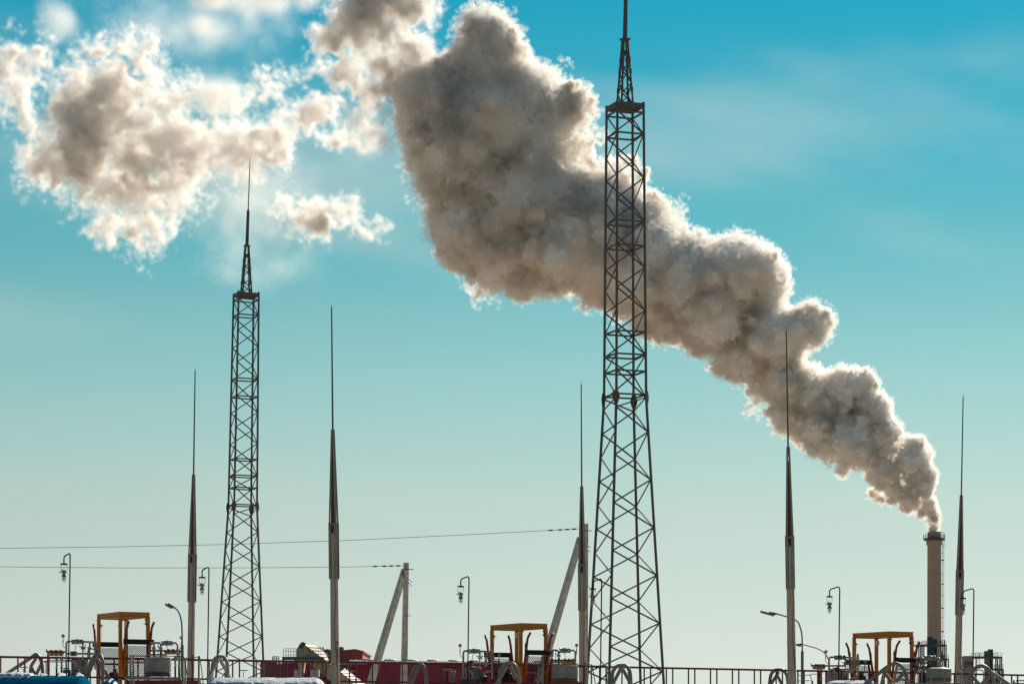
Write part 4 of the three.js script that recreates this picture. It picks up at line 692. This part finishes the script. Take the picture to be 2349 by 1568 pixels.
// grey stepped walkway rail before the first drum, and its ropes
{
  const d = 72.4, q = (x, y, z = 0) => at4(x, y, d - z), b = q(730, 2800), t = thing('access_rail', 'grey posts with dark rails around the drum right of the gantry with sign 7', 'railing', b);
  for (const [x, y, z] of [[521, 2618, 0], [532, 2622, -0.5], [730.5, 2622, 0], [740, 2629, -0.5], [794.5, 2622, 0]]) part(t, 'post', bar(q(x, y, z), q(x, 2800, z), 0.052, 0.04), M.box, t);
  part(t, 'rail', [sweep([q(519, 2621), q(631, 2624), q(731, 2623)], 0.011, 6), sweep([q(740, 2632), q(794, 2626)], 0.011, 6)], M.core, t);
  part(t, 'rope', [sweep([q(732, 2622, 0.03), q(742, 2660, 0.1), q(752, 2734, 0.2), q(756, 2790, 0.2)], 0.012, 6), sweep([q(797, 2623, 0.03), q(806, 2680, 0.1), q(813, 2740, 0.2), q(818, 2790, 0.2)], 0.012, 6)], M.pole, t);
  part(t, 'step', bar(q(500, 2711), q(728, 2713), 0.5, 0.07), M.box, t);
}
{
  const d = 75.2, q = (x, y, z = 0) => at4(x, y, d - z), b = q(2365, 2800), t = thing('access_rail', 'grey posts with thin rails right of the drum at the gantry with sign 8', 'railing', b);
  for (const [x, y, z] of [[2153, 2656, -0.2], [2171, 2656, 0], [2346, 2660, -0.4], [2366, 2657, 0], [2427, 2662, -0.2]]) part(t, 'post', bar(q(x, y, z), q(x, 2800, z), 0.048, 0.04), M.box, t);
  part(t, 'rail', [sweep([q(2095, 2660), q(2172, 2656), q(2250, 2660), q(2310, 2659), q(2366, 2656.5)], 0.011, 6), sweep([q(2346, 2662, -0.4), q(2427, 2661, -0.2), q(2436, 2668, -0.2)], 0.01, 6)], M.core, t);
  part(t, 'rope', [sweep([q(2369, 2658, 0.03), q(2376, 2700, 0.1), q(2386, 2760, 0.2)], 0.012, 6), sweep([q(2153, 2660, 0.03), q(2141, 2730, 0.1), q(2136, 2780, 0.1)], 0.011, 6)], M.pole, t);
}
{ // thin bent tube rails on the right
  const tube = (label, d, runs, m) => { const q = (x, y) => at4(x, y, d), t = thing('tube_rail', label, 'railing', q(runs[0][0][0], 2790), 'thin bent tube rails at the bottom right'); runs.forEach((l) => part(t, 'tube', sweep(l.map(([x, y]) => q(x, y)), 0.014, 7, 0.09), m || M.hoop, t)); };
  tube('thin bent tube rail in front of the cone lidded drum', 73.2, [[[3669, 2780], [3670, 2680], [3676, 2674], [3771, 2674], [3780, 2686], [3780, 2790]], [[3672, 2682], [3686, 2679], [3689, 2690], [3686, 2780]], [[3724, 2676], [3726, 2780]]]);
  tube('thin bent tube rail before the foot of the rightmost mast', 73.6, [[[3827, 2780], [3828, 2688], [3834, 2678], [3930, 2679], [3935, 2686], [3935, 2780]], [[3834, 2684], [3842, 2682], [3844, 2694], [3843, 2780]], [[3852, 2780], [3853, 2690], [3858, 2680]], [[3882, 2680], [3882, 2780]]]);
  tube('thin bent tube rail before the yellow gangway of the gantry with sign 9', 73.4, [[[3578, 2780], [3579, 2686], [3584, 2676], [3656, 2674], [3661, 2684], [3661, 2780]], [[3632, 2676], [3632, 2780]]]);
}
{ // little pipe rails and a cable post behind the railing, right of the mast
  const d = 82, q = (x, y) => at4(x, y, d), t = thing('pipe_rail', 'thin grey pipe rails with a cable post between mast and right hand pipework', 'railing', q(3220, 2790));
  part(t, 'tube', [sweep([q(3190, 2699), q(3240, 2699)], 0.012, 6), sweep([q(3190, 2722), q(3240, 2721)], 0.012, 6), sweep([q(3236, 2699), q(3250, 2695), q(3290, 2695)], 0.012, 6)], M.galv, t);
  part(t, 'cable', sweep([q(3241, 2699), q(3246, 2706), q(3245, 2722)], 0.012, 6, 0.1), M.pole, t);
  part(t, 'box', boxAt(q(3250, 2735), 0.05, 0.22, 0.06), M.rail, t);
  const t2 = thing('pipe_rail', 'thin dark pipe rail and lattice brackets behind the railing at the right edge', 'railing', q(4080, 2790));
  part(t2, 'tube', [sweep([q(4066, 2721), q(4200, 2720)], 0.02, 6), sweep([q(4060, 2725), q(4090, 2740)], 0.008, 5), sweep([q(4066, 2723), q(4110, 2745)], 0.008, 5)], M.slate, t2);
  part(t2, 'post', bar(q(4057, 2719), q(4057, 2790), 0.05), M.rail, t2);
}
{ // small rail behind the left railing
  const d = 78, q = (x, y) => at4(x, y, d), t = thing('pipe_rail', 'thin grey rail behind the railing under the leftmost tan lamp trough', 'railing', q(190, 2790));
  part(t, 'tube', [sweep([q(171, 2645), q(190, 2641), q(262, 2640)], 0.014, 6), sweep([q(171, 2646.5), q(262, 2646)], 0.012, 6)], M.slate, t);
  part(t, 'post', [183, 291, 297].map((x) => bar(q(x, 2645), q(x, 2790), 0.03)), M.slate, t);
}

for (const [x, w, y, d, label] of [[300, 60, 2690, 76.4, 'dark pump block added for shade behind the leftmost pipework and pale drum'], [455, 40, 2688, 77.2, 'dark pump block added for shade between the posts of the leftmost gantry'], [1905, 90, 2700, 78.2, 'dark pump block added for shade behind the pipework before the crimson hall'], [2030, 44, 2692, 78.6, 'dark pump block added for shade between the posts of the middle gantry'], [2190, 26, 2690, 77.8, 'dark pump block added for shade left of the flat drum beside the middle gangway'], [3692, 30, 2690, 80, 'dark pump block added for shade left of the drum with the cone lid'], [3440, 46, 2700, 80.4, 'dark pump block added for shade behind the far gangway of the rightmost gantry']]) {  // dark blocks added to give the gaps behind the pipework their shadow
  const s = PX * d, q = (dx, yy) => at4(x + dx, yy, d), c = q(0, y + 30), t = thing('shade_filler', label, 'filler', q(0, y + 70)), W = w * s, Hh = 60 * s;
  part(t, 'housing', [lathe(V(c.x - W / 2, c.y, c.z), V(c.x + W / 2, c.y, c.z), [[0, 0], [0, Hh * 0.42], [0.1, Hh * 0.5], [0.9, Hh * 0.5], [1, Hh * 0.42], [1, 0]], 18)], M.core, t);
  part(t, 'filler_fin', [-0.3, -0.15, 0, 0.15, 0.3].map((k) => lathe(V(c.x + k * W - 0.01, c.y, c.z), V(c.x + k * W + 0.01, c.y, c.z), [[0, 0], [0, Hh * 0.55], [1, Hh * 0.55], [1, 0]], 18)), M.slate, t);
  part(t, 'filler_box', boxAt(V(c.x + W * 0.1, c.y + Hh * 0.58, c.z + 0.02), W * 0.34, Hh * 0.28, 0.12), M.slate, t);
  part(t, 'base', boxAt(V(c.x, c.y - Hh * 0.62, c.z), W * 1.1, Hh * 0.3, 0.3), M.rail, t);
}
// ------------------------------------------------------------------ smoke
// Smoke is a real cloud of matter: clusters of tiny see-through flakes, dense in the core and loose at the edge.
{
  const rnd = seeded(4242);
  const gauss = () => Math.sqrt(-2 * Math.log(1 - rnd())) * Math.cos(6.2831853 * rnd());
  const DS = 840, U = DS / F;                                        // metres of one pixel at the plume
  const clusterOf = (K, S, R, mix) => {
    const pos = new Float32Array(K * 9);
    for (let k = 0; k < K; k++) {
      const c = V(gauss(), gauss(), gauss()).normalize().multiplyScalar((mix && k % 2 ? mix : R) * Math.cbrt(rnd()));
      for (let v = 0; v < 3; v++) { const e = V(gauss(), gauss(), gauss()).normalize().multiplyScalar(S); pos.set([c.x + e.x, c.y + e.y, c.z + e.z], k * 9 + v * 3); }
    }
    const g = new THREE.BufferGeometry(); g.setAttribute('position', new THREE.BufferAttribute(pos, 3)); return g;
  };
  const dense = clusterOf(130, 0.4, 4.3), loose = clusterOf(320, 0.14, 13), mixed = clusterOf(150, 0.33, 4, 7.2);   // in pixels of the plume
  const smokeMat = new THREE.MeshPhysicalMaterial({ color: new THREE.Color().setRGB(0.935, 0.905, 0.865), roughness: 1, transmission: 0.92, thickness: 0, specularIntensity: 0, side: THREE.DoubleSide });
  smokeMat.name = 'smoke'; const heartMat = new THREE.MeshStandardMaterial({ color: smokeMat.color.clone(), roughness: 1 }); heartMat.name = 'thick smoke'; const cloudMat = smokeMat.clone(); cloudMat.name = 'thin smoke'; cloudMat.color.setRGB(0.965, 0.945, 0.92);
  function smoke(name, pts, label, category, cluster = dense, holder) {                       // pts: flat [x, y, z, size] in pixels of the plume
    const n = pts.length / 4, m = new THREE.InstancedMesh(cluster, cluster === dense ? smokeMat : cloudMat, n), M = new THREE.Matrix4(), q = new THREE.Quaternion(), s = V(1, 1, 1);
    const origin = at(pts[0], pts[1], DS);
    for (let i = 0; i < n; i++) {
      const p = at(pts[i * 4], pts[i * 4 + 1], DS); p.z += pts[i * 4 + 2] * U; p.sub(origin);
      q.set(gauss(), gauss(), gauss(), gauss()).normalize(); const k = pts[i * 4 + 3] * U;
      m.setMatrixAt(i, M.compose(p, q, s.set(k, k, k)));
    }
    m.castShadow = m.receiveShadow = true; m.frustumCulled = false;
    if (holder) { m.name = 'vapour'; m.userData.kind = 'stuff'; m.position.copy(origin).sub(holder.position); holder.add(m); }
    else { m.position.copy(origin); m.name = numbered(name); m.userData = { label, category, kind: 'stuff' }; scene.add(m); }
    console.log(name, n);
    return m;
  }

  // loose smoke in heaps [x, y, half width, half height, how dense]
  function pile(heaps, far, veil, out = []) {
    for (const [x, y, a, b, tau] of heaps) {
      const n = tau * Math.PI * a * b / 4.2 * (veil ? 1.3 : 0.8), c = Math.min(a, b) * 0.8;
      for (let k = 0; k < n; k++) {
        const gx = gauss() * 0.52, gy = gauss() * 0.52, gz = gauss() * 0.5, rr = gx * gx + gy * gy;
        let px = x + gx * a, py = y + gy * b, pz = gz * c + far;
        const a2 = px * 0.9 + py * 0.43, b2 = py * 0.9 - px * 0.43, f = fbm(a2 / 84 + 9, b2 / 46, pz / 60, 5);   // torn along the wind
        if (rnd() > sstep(-0.13, 0.12, f + 0.11 - 0.17 * rr + 0.03 * Math.min(tau, 5))) continue;
        px += N3(px / 34, py / 34, pz / 34) * 26 + N3(px / 11, py / 11, pz / 11 + 5) * 8;
        py += N3(px / 34 + 30, py / 34, pz / 34) * 26 + N3(px / 11 + 30, py / 11, pz / 11) * 8;
        out.push(px, py, pz, veil ? 1.3 + 0.9 * rnd() : 0.85 + 0.8 * rnd());
      }
    }
    return out;
  }
  function drift(name, label, heaps, far, veil) { return smoke(name, pile(heaps, far, veil), label, 'smoke cloud', veil ? loose : mixed); }
  // --- the plume: spheres packed into its outline, smaller ones budding from their surfaces
  const outline = '2157,1217 2159,1175 2150,1140 2144,1115 2140,1070 2125,1022 2095,1002 2068,1003 2050,962 2038,908 2010,880 1975,852 1935,836 1893,842 1885,812 1908,782 1902,740 1868,702 1835,696 1812,703 1823,645 1800,595 1760,562 1700,551 1655,551 1628,531 1590,528 1560,500 1520,460 1490,420 1484,376 1450,352 1425,350 1403,402 1345,392 1310,352 1312,300 1350,262 1368,236 1342,192 1300,190 1250,162 1215,130 1190,90 1165,40 1132,12 1090,32 1042,60 1036,92 1060,112 1012,126 1000,152 958,146 925,175 900,205 918,240 925,300 915,360 950,430 985,480 990,550 1032,610 1085,662 1130,650 1180,688 1230,696 1290,676 1350,708 1400,705 1425,735 1480,780 1560,792 1610,838 1660,890 1715,880 1722,925 1760,965 1800,1005 1850,1040 1895,1075 1950,1105 1995,1145 2060,1168 2105,1188 2122,1217'
    .split(' ').map((s) => s.split(',').map(Number));
  const edge = (x, y) => {                                           // signed distance to the outline, positive inside
    let d = 1e9, inside = false;
    for (let i = 0, j = outline.length - 1; i < outline.length; j = i++) {
      const [ax, ay] = outline[j], [bx, by] = outline[i], dx = bx - ax, dy = by - ay;
      const t = Math.max(0, Math.min(1, ((x - ax) * dx + (y - ay) * dy) / (dx * dx + dy * dy)));
      d = Math.min(d, Math.hypot(x - ax - t * dx, y - ay - t * dy));
      if ((ay > y) !== (by > y) && x < ax + (y - ay) / (by - ay) * dx) inside = !inside;
    }
    return inside ? d : -d;
  };
  const puffs = [];                                                  // [x, y, z, r, age]
  const age = (x, y) => Math.min(1, Math.hypot(x - 2142, y - 1217) / 1450);
  const thinSpots = [[1325, 345, 85, 0.1], [1262, 408, 50, 0.3], [1385, 400, 50, 0.25], [1440, 385, 40, 0.5], [1500, 470, 45, 0.5], [1600, 560, 45, 0.6], [960, 180, 45, 0.5], [1090, 640, 40, 0.4], [1345, 690, 40, 0.45], [1880, 850, 30, 0.4], [1800, 985, 40, 0.5], [1890, 1050, 40, 0.5], [2142, 1196, 24, 0.52], [1535, 530, 60, 0.3], [1470, 440, 52, 0.3], [1800, 690, 30, 0.4], [1885, 850, 42, 0.25], [1240, 330, 34, 0.5], [1390, 520, 34, 0.5], [2045, 965, 24, 0.5], [1700, 760, 34, 0.5], [1130, 455, 34, 0.5]];
  const thin = (x, y) => { let f = 1; for (const [a, b, r, q] of thinSpots) f = Math.min(f, q + (1 - q) * sstep(0.45, 1.15, Math.hypot(x - a, y - b) / r)); return f; };
  // the big rolling lobes that one can tell apart [x, y, r, towards us]
  for (const [x, y, r, z] of [[1112, 88, 68, 20], [1120, 180, 98, 40], [1010, 268, 92, 60], [1130, 300, 128, 60], [1042, 380, 98, 70], [1232, 240, 76, 10], [1300, 250, 44, -10], [1062, 520, 84, 50], [1150, 590, 82, 40], [1182, 470, 108, 62], [1290, 560, 106, 50], [1370, 600, 88, 40], [1445, 500, 76, 0], [1455, 640, 88, 50], [1562, 650, 92, 50], [1682, 638, 92, 76], [1745, 640, 66, 30], [1640, 740, 78, 60], [1600, 572, 44, -10], [1852, 760, 54, 54], [1772, 782, 68, 66], [1700, 830, 52, 30], [1935, 900, 58, 48], [1852, 905, 54, 40], [1802, 950, 42, 10], [1995, 945, 48, 44], [2022, 1000, 48, 40], [1945, 1015, 58, 54], [1882, 1010, 42, 20], [2082, 1062, 48, 38], [2022, 1085, 44, 30], [2108, 1110, 36, 26], [2090, 1140, 30, 20], [2130, 1160, 22, 10], [2118, 1045, 26, 0]])
    puffs.push([x, y, z, r, age(x, y)]);
  for (let k = 0; k < 30000 && puffs.length < 270; k++) {
    const x = 890 + rnd() * 1280, y = 5 + rnd() * 1215, d = edge(x, y), g = age(x, y);
    if (d < 8) continue;
    const r = Math.min(d, 24 + 105 * g * (0.35 + rnd() * 0.8)) * (0.86 + 0.12 * rnd()), t = thin(x, y);
    const deep = Math.sqrt(d * 1.7 * (d * 0.7 + 30)) * 0.85 * (0.3 + 0.7 * t);   // how far the plume reaches towards and away from us here
    const z = (rnd() * 1.8 - 1) * Math.max(0, deep - r * 0.4);
    let bad = false;
    for (const p of puffs) if (Math.hypot(p[0] - x, p[1] - y, p[2] - z) < (0.45 + 0.15 * g) * Math.max(p[3], r)) { bad = true; break; }
    if (!bad) puffs.push([x, y, z, r, g]);
  }
  puffs.push([2142, 1212, 0, 15, 0], [2141, 1196, 0, 16, 0], [2138, 1178, 0, 18, 0]);
  const first = puffs.length;
  for (let lev = 0, a = 0, b = puffs.length; lev < 2; lev++) {
    for (let i = a; i < b; i++) {
      const [x, y, z, r] = puffs[i]; if (r < (lev ? 13 : 8)) continue;
      const n = lev ? 3 : 8;
      for (let k = 0; k < n; k++) {
        const v = V(gauss(), gauss(), gauss()).normalize(), rr = r * (0.28 + 0.26 * rnd()), o = r - rr * 0.35;
        const c = [x + v.x * o, y + v.y * o, z + v.z * o];
        if (edge(c[0], c[1]) > rr * 0.45 - 3) puffs.push([...c, rr, age(c[0], c[1])]);
      }
    }
    a = b; b = puffs.length;
  }
  console.log('puffs', first, puffs.length);
  const CELL = 24, grid = new Map(), key = (i, j, k) => (i * 4096 + j) * 4096 + k + 2048;
  puffs.forEach((p, n) => {
    const [x, y, z, r] = p, lo = [x - r, y - r, z - r].map((v) => Math.floor(v / CELL)), hi = [x + r, y + r, z + r].map((v) => Math.floor(v / CELL));
    for (let i = lo[0]; i <= hi[0]; i++) for (let j = lo[1]; j <= hi[1]; j++) for (let k = lo[2]; k <= hi[2]; k++) { const q = key(i, j, k); let l = grid.get(q); if (!l) grid.set(q, l = []); l.push(n); }
  });
  const pts = [], coreGeos = [];
  const warp = (x, y, z, g) => {
    const A = 2.5 + 11 * g, f1 = 1 / (18 + 46 * g), B = 1.2 + 2.6 * g, f2 = 1 / (9 + 9 * g);
    return [x + N3(x * f1, y * f1, z * f1) * A + N3(x * f2, y * f2, z * f2 + 40) * B, y + N3(x * f1 + 50, y * f1, z * f1) * A + N3(x * f2 + 50, y * f2, z * f2) * B, z + N3(x * f1, y * f1 + 50, z * f1) * A];
  };
  const plumeAt = at(2142, 1217, DS);
  for (let n = 0; n < puffs.length; n++) {
    const [x, y, z, r, g] = puffs[n], T = Math.min(r * 0.8, 5 + 20 * g), t = thin(x, y);   // T: thickness of the loose skin
    if (t > 0.55 && r - T * 0.95 > (n < first ? 3 : 6) && z > -60) {                               // the thick heart of a lobe
      const ico = new THREE.IcosahedronGeometry(r - T * 0.8, r > 40 ? 9 : r > 15 ? 6 : 3), P = ico.attributes.position;
      for (let i = 0; i < P.count; i++) { const X = P.getX(i), Y = P.getY(i), Z = P.getZ(i), m = Math.max(11, r * 0.55), k = 1.04 - 0.85 * Math.min(0.5, Math.abs(N3((X + x) / m, (Y + y) / m, (Z + z) / m)) + 0.5 * Math.abs(N3((X + x) / m * 2.3, (Y + y) / m * 2.3, (Z + z) / m * 2.3 + 7))), w = warp(X * k + x, Y * k + y, Z * k + z, g), q = at(w[0], w[1], DS); P.setXYZ(i, q.x - plumeAt.x, q.y - plumeAt.y, q.z + w[2] * U - plumeAt.z); }
      ico.deleteAttribute('uv'); ico.deleteAttribute('normal'); coreGeos.push(ico);
    }
    const count = 4 * Math.PI * r * r * 0.05 * t * (1 + 1.2 * Math.pow(1 - g, 4));
    for (let k = 0; k < count; k++) {
      const v = V(gauss(), gauss(), gauss()).normalize();
      if (v.z < -0.6) continue;                                       // the far side never shows
      const rr = rnd() < 0.14 ? r + Math.abs(gauss()) * T * 0.35 : Math.max(0, r - T * Math.pow(rnd(), 0.7)), qx = x + v.x * rr, qy = y + v.y * rr, qz = z + v.z * rr;
      let depth = 0; const l = grid.get(key(Math.floor(qx / CELL), Math.floor(qy / CELL), Math.floor(qz / CELL)));
      if (l) for (const m of l) if (m !== n) { const p = puffs[m], dd = p[3] - Math.hypot(qx - p[0], qy - p[1], qz - p[2]); if (dd > depth) depth = dd; }
      if (depth > T) continue;
      const w = warp(qx, qy, qz, g);
      pts.push(w[0], w[1], w[2], 0.45 + 0.4 * rnd() + 0.85 * g);
    }
  }
  pile([[2142, 1206, 13, 16, 4], [2140, 1190, 15, 16, 4]], 0, false, pts);
  pile([[1330, 325, 60, 60, 1.1], [1395, 385, 52, 40, 1.1], [1285, 405, 70, 36, 0.9], [1352, 245, 28, 40, 0.9], [1255, 180, 40, 44, 0.8], [1110, 655, 50, 30, 0.8], [1345, 700, 40, 22, 0.8], [955, 430, 30, 30, 0.6], [1735, 930, 26, 36, 0.7], [1540, 490, 40, 30, 0.7]], -20, false, pts);
  const plume = thing('smoke_plume', 'thick grey and cream smoke plume blowing leftward from the tan chimney', 'smoke plume', plumeAt);
  plume.userData.kind = 'stuff';
  const cg = mergeGeometries(coreGeos); cg.computeVertexNormals();
  const core = new THREE.Mesh(cg, heartMat); core.name = 'thick_vapour'; core.userData.kind = 'stuff'; core.castShadow = core.receiveShadow = true; plume.add(core);
  console.log('core triangles', cg.attributes.position.count / 3);
  smoke('smoke_plume', pts, '', '', dense, plume);

  // --- older smoke, torn into clouds

  const trail = [[780, 330, 70, 30, 0.7], [855, 300, 46, 60, 0.7], [560, 250, 60, 36, 0.5], [420, 215, 50, 34, 0.7], [250, 120, 60, 36, 0.7], [100, 130, 46, 46, 0.6], [640, 200, 80, 40, 0.45], [330, 110, 70, 40, 0.5]];
  drift('smoke_cloud', 'large torn cloud of smoke with grey heart, above the far left lightning mast', [
    [200, 300, 80, 105, 5.2], [265, 215, 52, 70, 3.2], [330, 380, 60, 50, 2], [190, 400, 55, 45, 3.2],
    [340, 300, 110, 110, 1.5], [400, 390, 125, 95, 1.5], [290, 450, 130, 75, 1.5], [430, 300, 80, 60, 1.0], [560, 390, 70, 40, 0.6], [120, 400, 62, 62, 1.6], [80, 380, 40, 50, 1.2],
    [330, 540, 60, 70, 1], [250, 530, 40, 50, 0.8], [390, 515, 40, 40, 0.8], [50, 200, 60, 90, 0.9], [30, 150, 40, 60, 0.8], [70, 280, 30, 70, 0.8],
    [330, 180, 50, 60, 1.3], [180, 190, 25, 50, 0.8], [510, 340, 90, 50, 1.4], [600, 330, 80, 45, 1.3], [690, 290, 70, 40, 1.3], [740, 260, 50, 40, 1.1], [640, 370, 50, 40, 0.9], [460, 300, 40, 30, 1], ...trail], 60);
  drift('smoke_cloud', 'small ragged smoke cloud just right of the smaller lattice mast tip', [
    [720, 508, 68, 42, 1.8], [738, 520, 40, 24, 2.2], [790, 490, 42, 36, 1], [820, 545, 48, 18, 0.8], [890, 515, 32, 15, 0.6], [650, 475, 30, 25, 0.7]], 20);
  drift('smoke_cloud', 'bright smoke cloud with brown left part at the top edge, beside the plume head', [
    [830, 60, 62, 72, 4.5], [760, 100, 42, 36, 3], [870, 15, 75, 42, 4], [925, 95, 66, 96, 2.0], [965, 130, 40, 50, 1.2], [900, 190, 60, 40, 1.4], [935, 30, 62, 52, 1.5], [850, 170, 82, 50, 1.4], [780, 170, 60, 40, 1], [965, 5, 52, 42, 1.2], [870, 215, 70, 42, 1.1], [850, 245, 42, 45, 1.4]], 40);
  drift('smoke_cloud', 'pale pink smoke puff between the large torn cloud and the smaller lattice mast', [[505, 225, 48, 38, 1], [470, 215, 30, 30, 0.7]], 30, true);
  drift('smoke_cloud', 'loose white smoke wisps along the top edge above the large torn cloud', [
    [150, 75, 30, 62, 0.5], [510, 20, 62, 30, 0.7], [620, 40, 72, 42, 0.7], [710, 20, 36, 36, 0.8], [500, 95, 36, 48, 0.4], [360, 8, 20, 30, 0.7], [440, 90, 260, 90, 0.16]], 120, true);
  drift('smoke_cloud', 'faint smoke veil hanging around the tip of the smaller lattice mast', [[600, 480, 150, 130, 0.16], [610, 610, 130, 70, 0.14], [850, 320, 60, 70, 0.3], [560, 400, 120, 60, 0.2]], 80, true);
}
renderer.render(scene, camera);
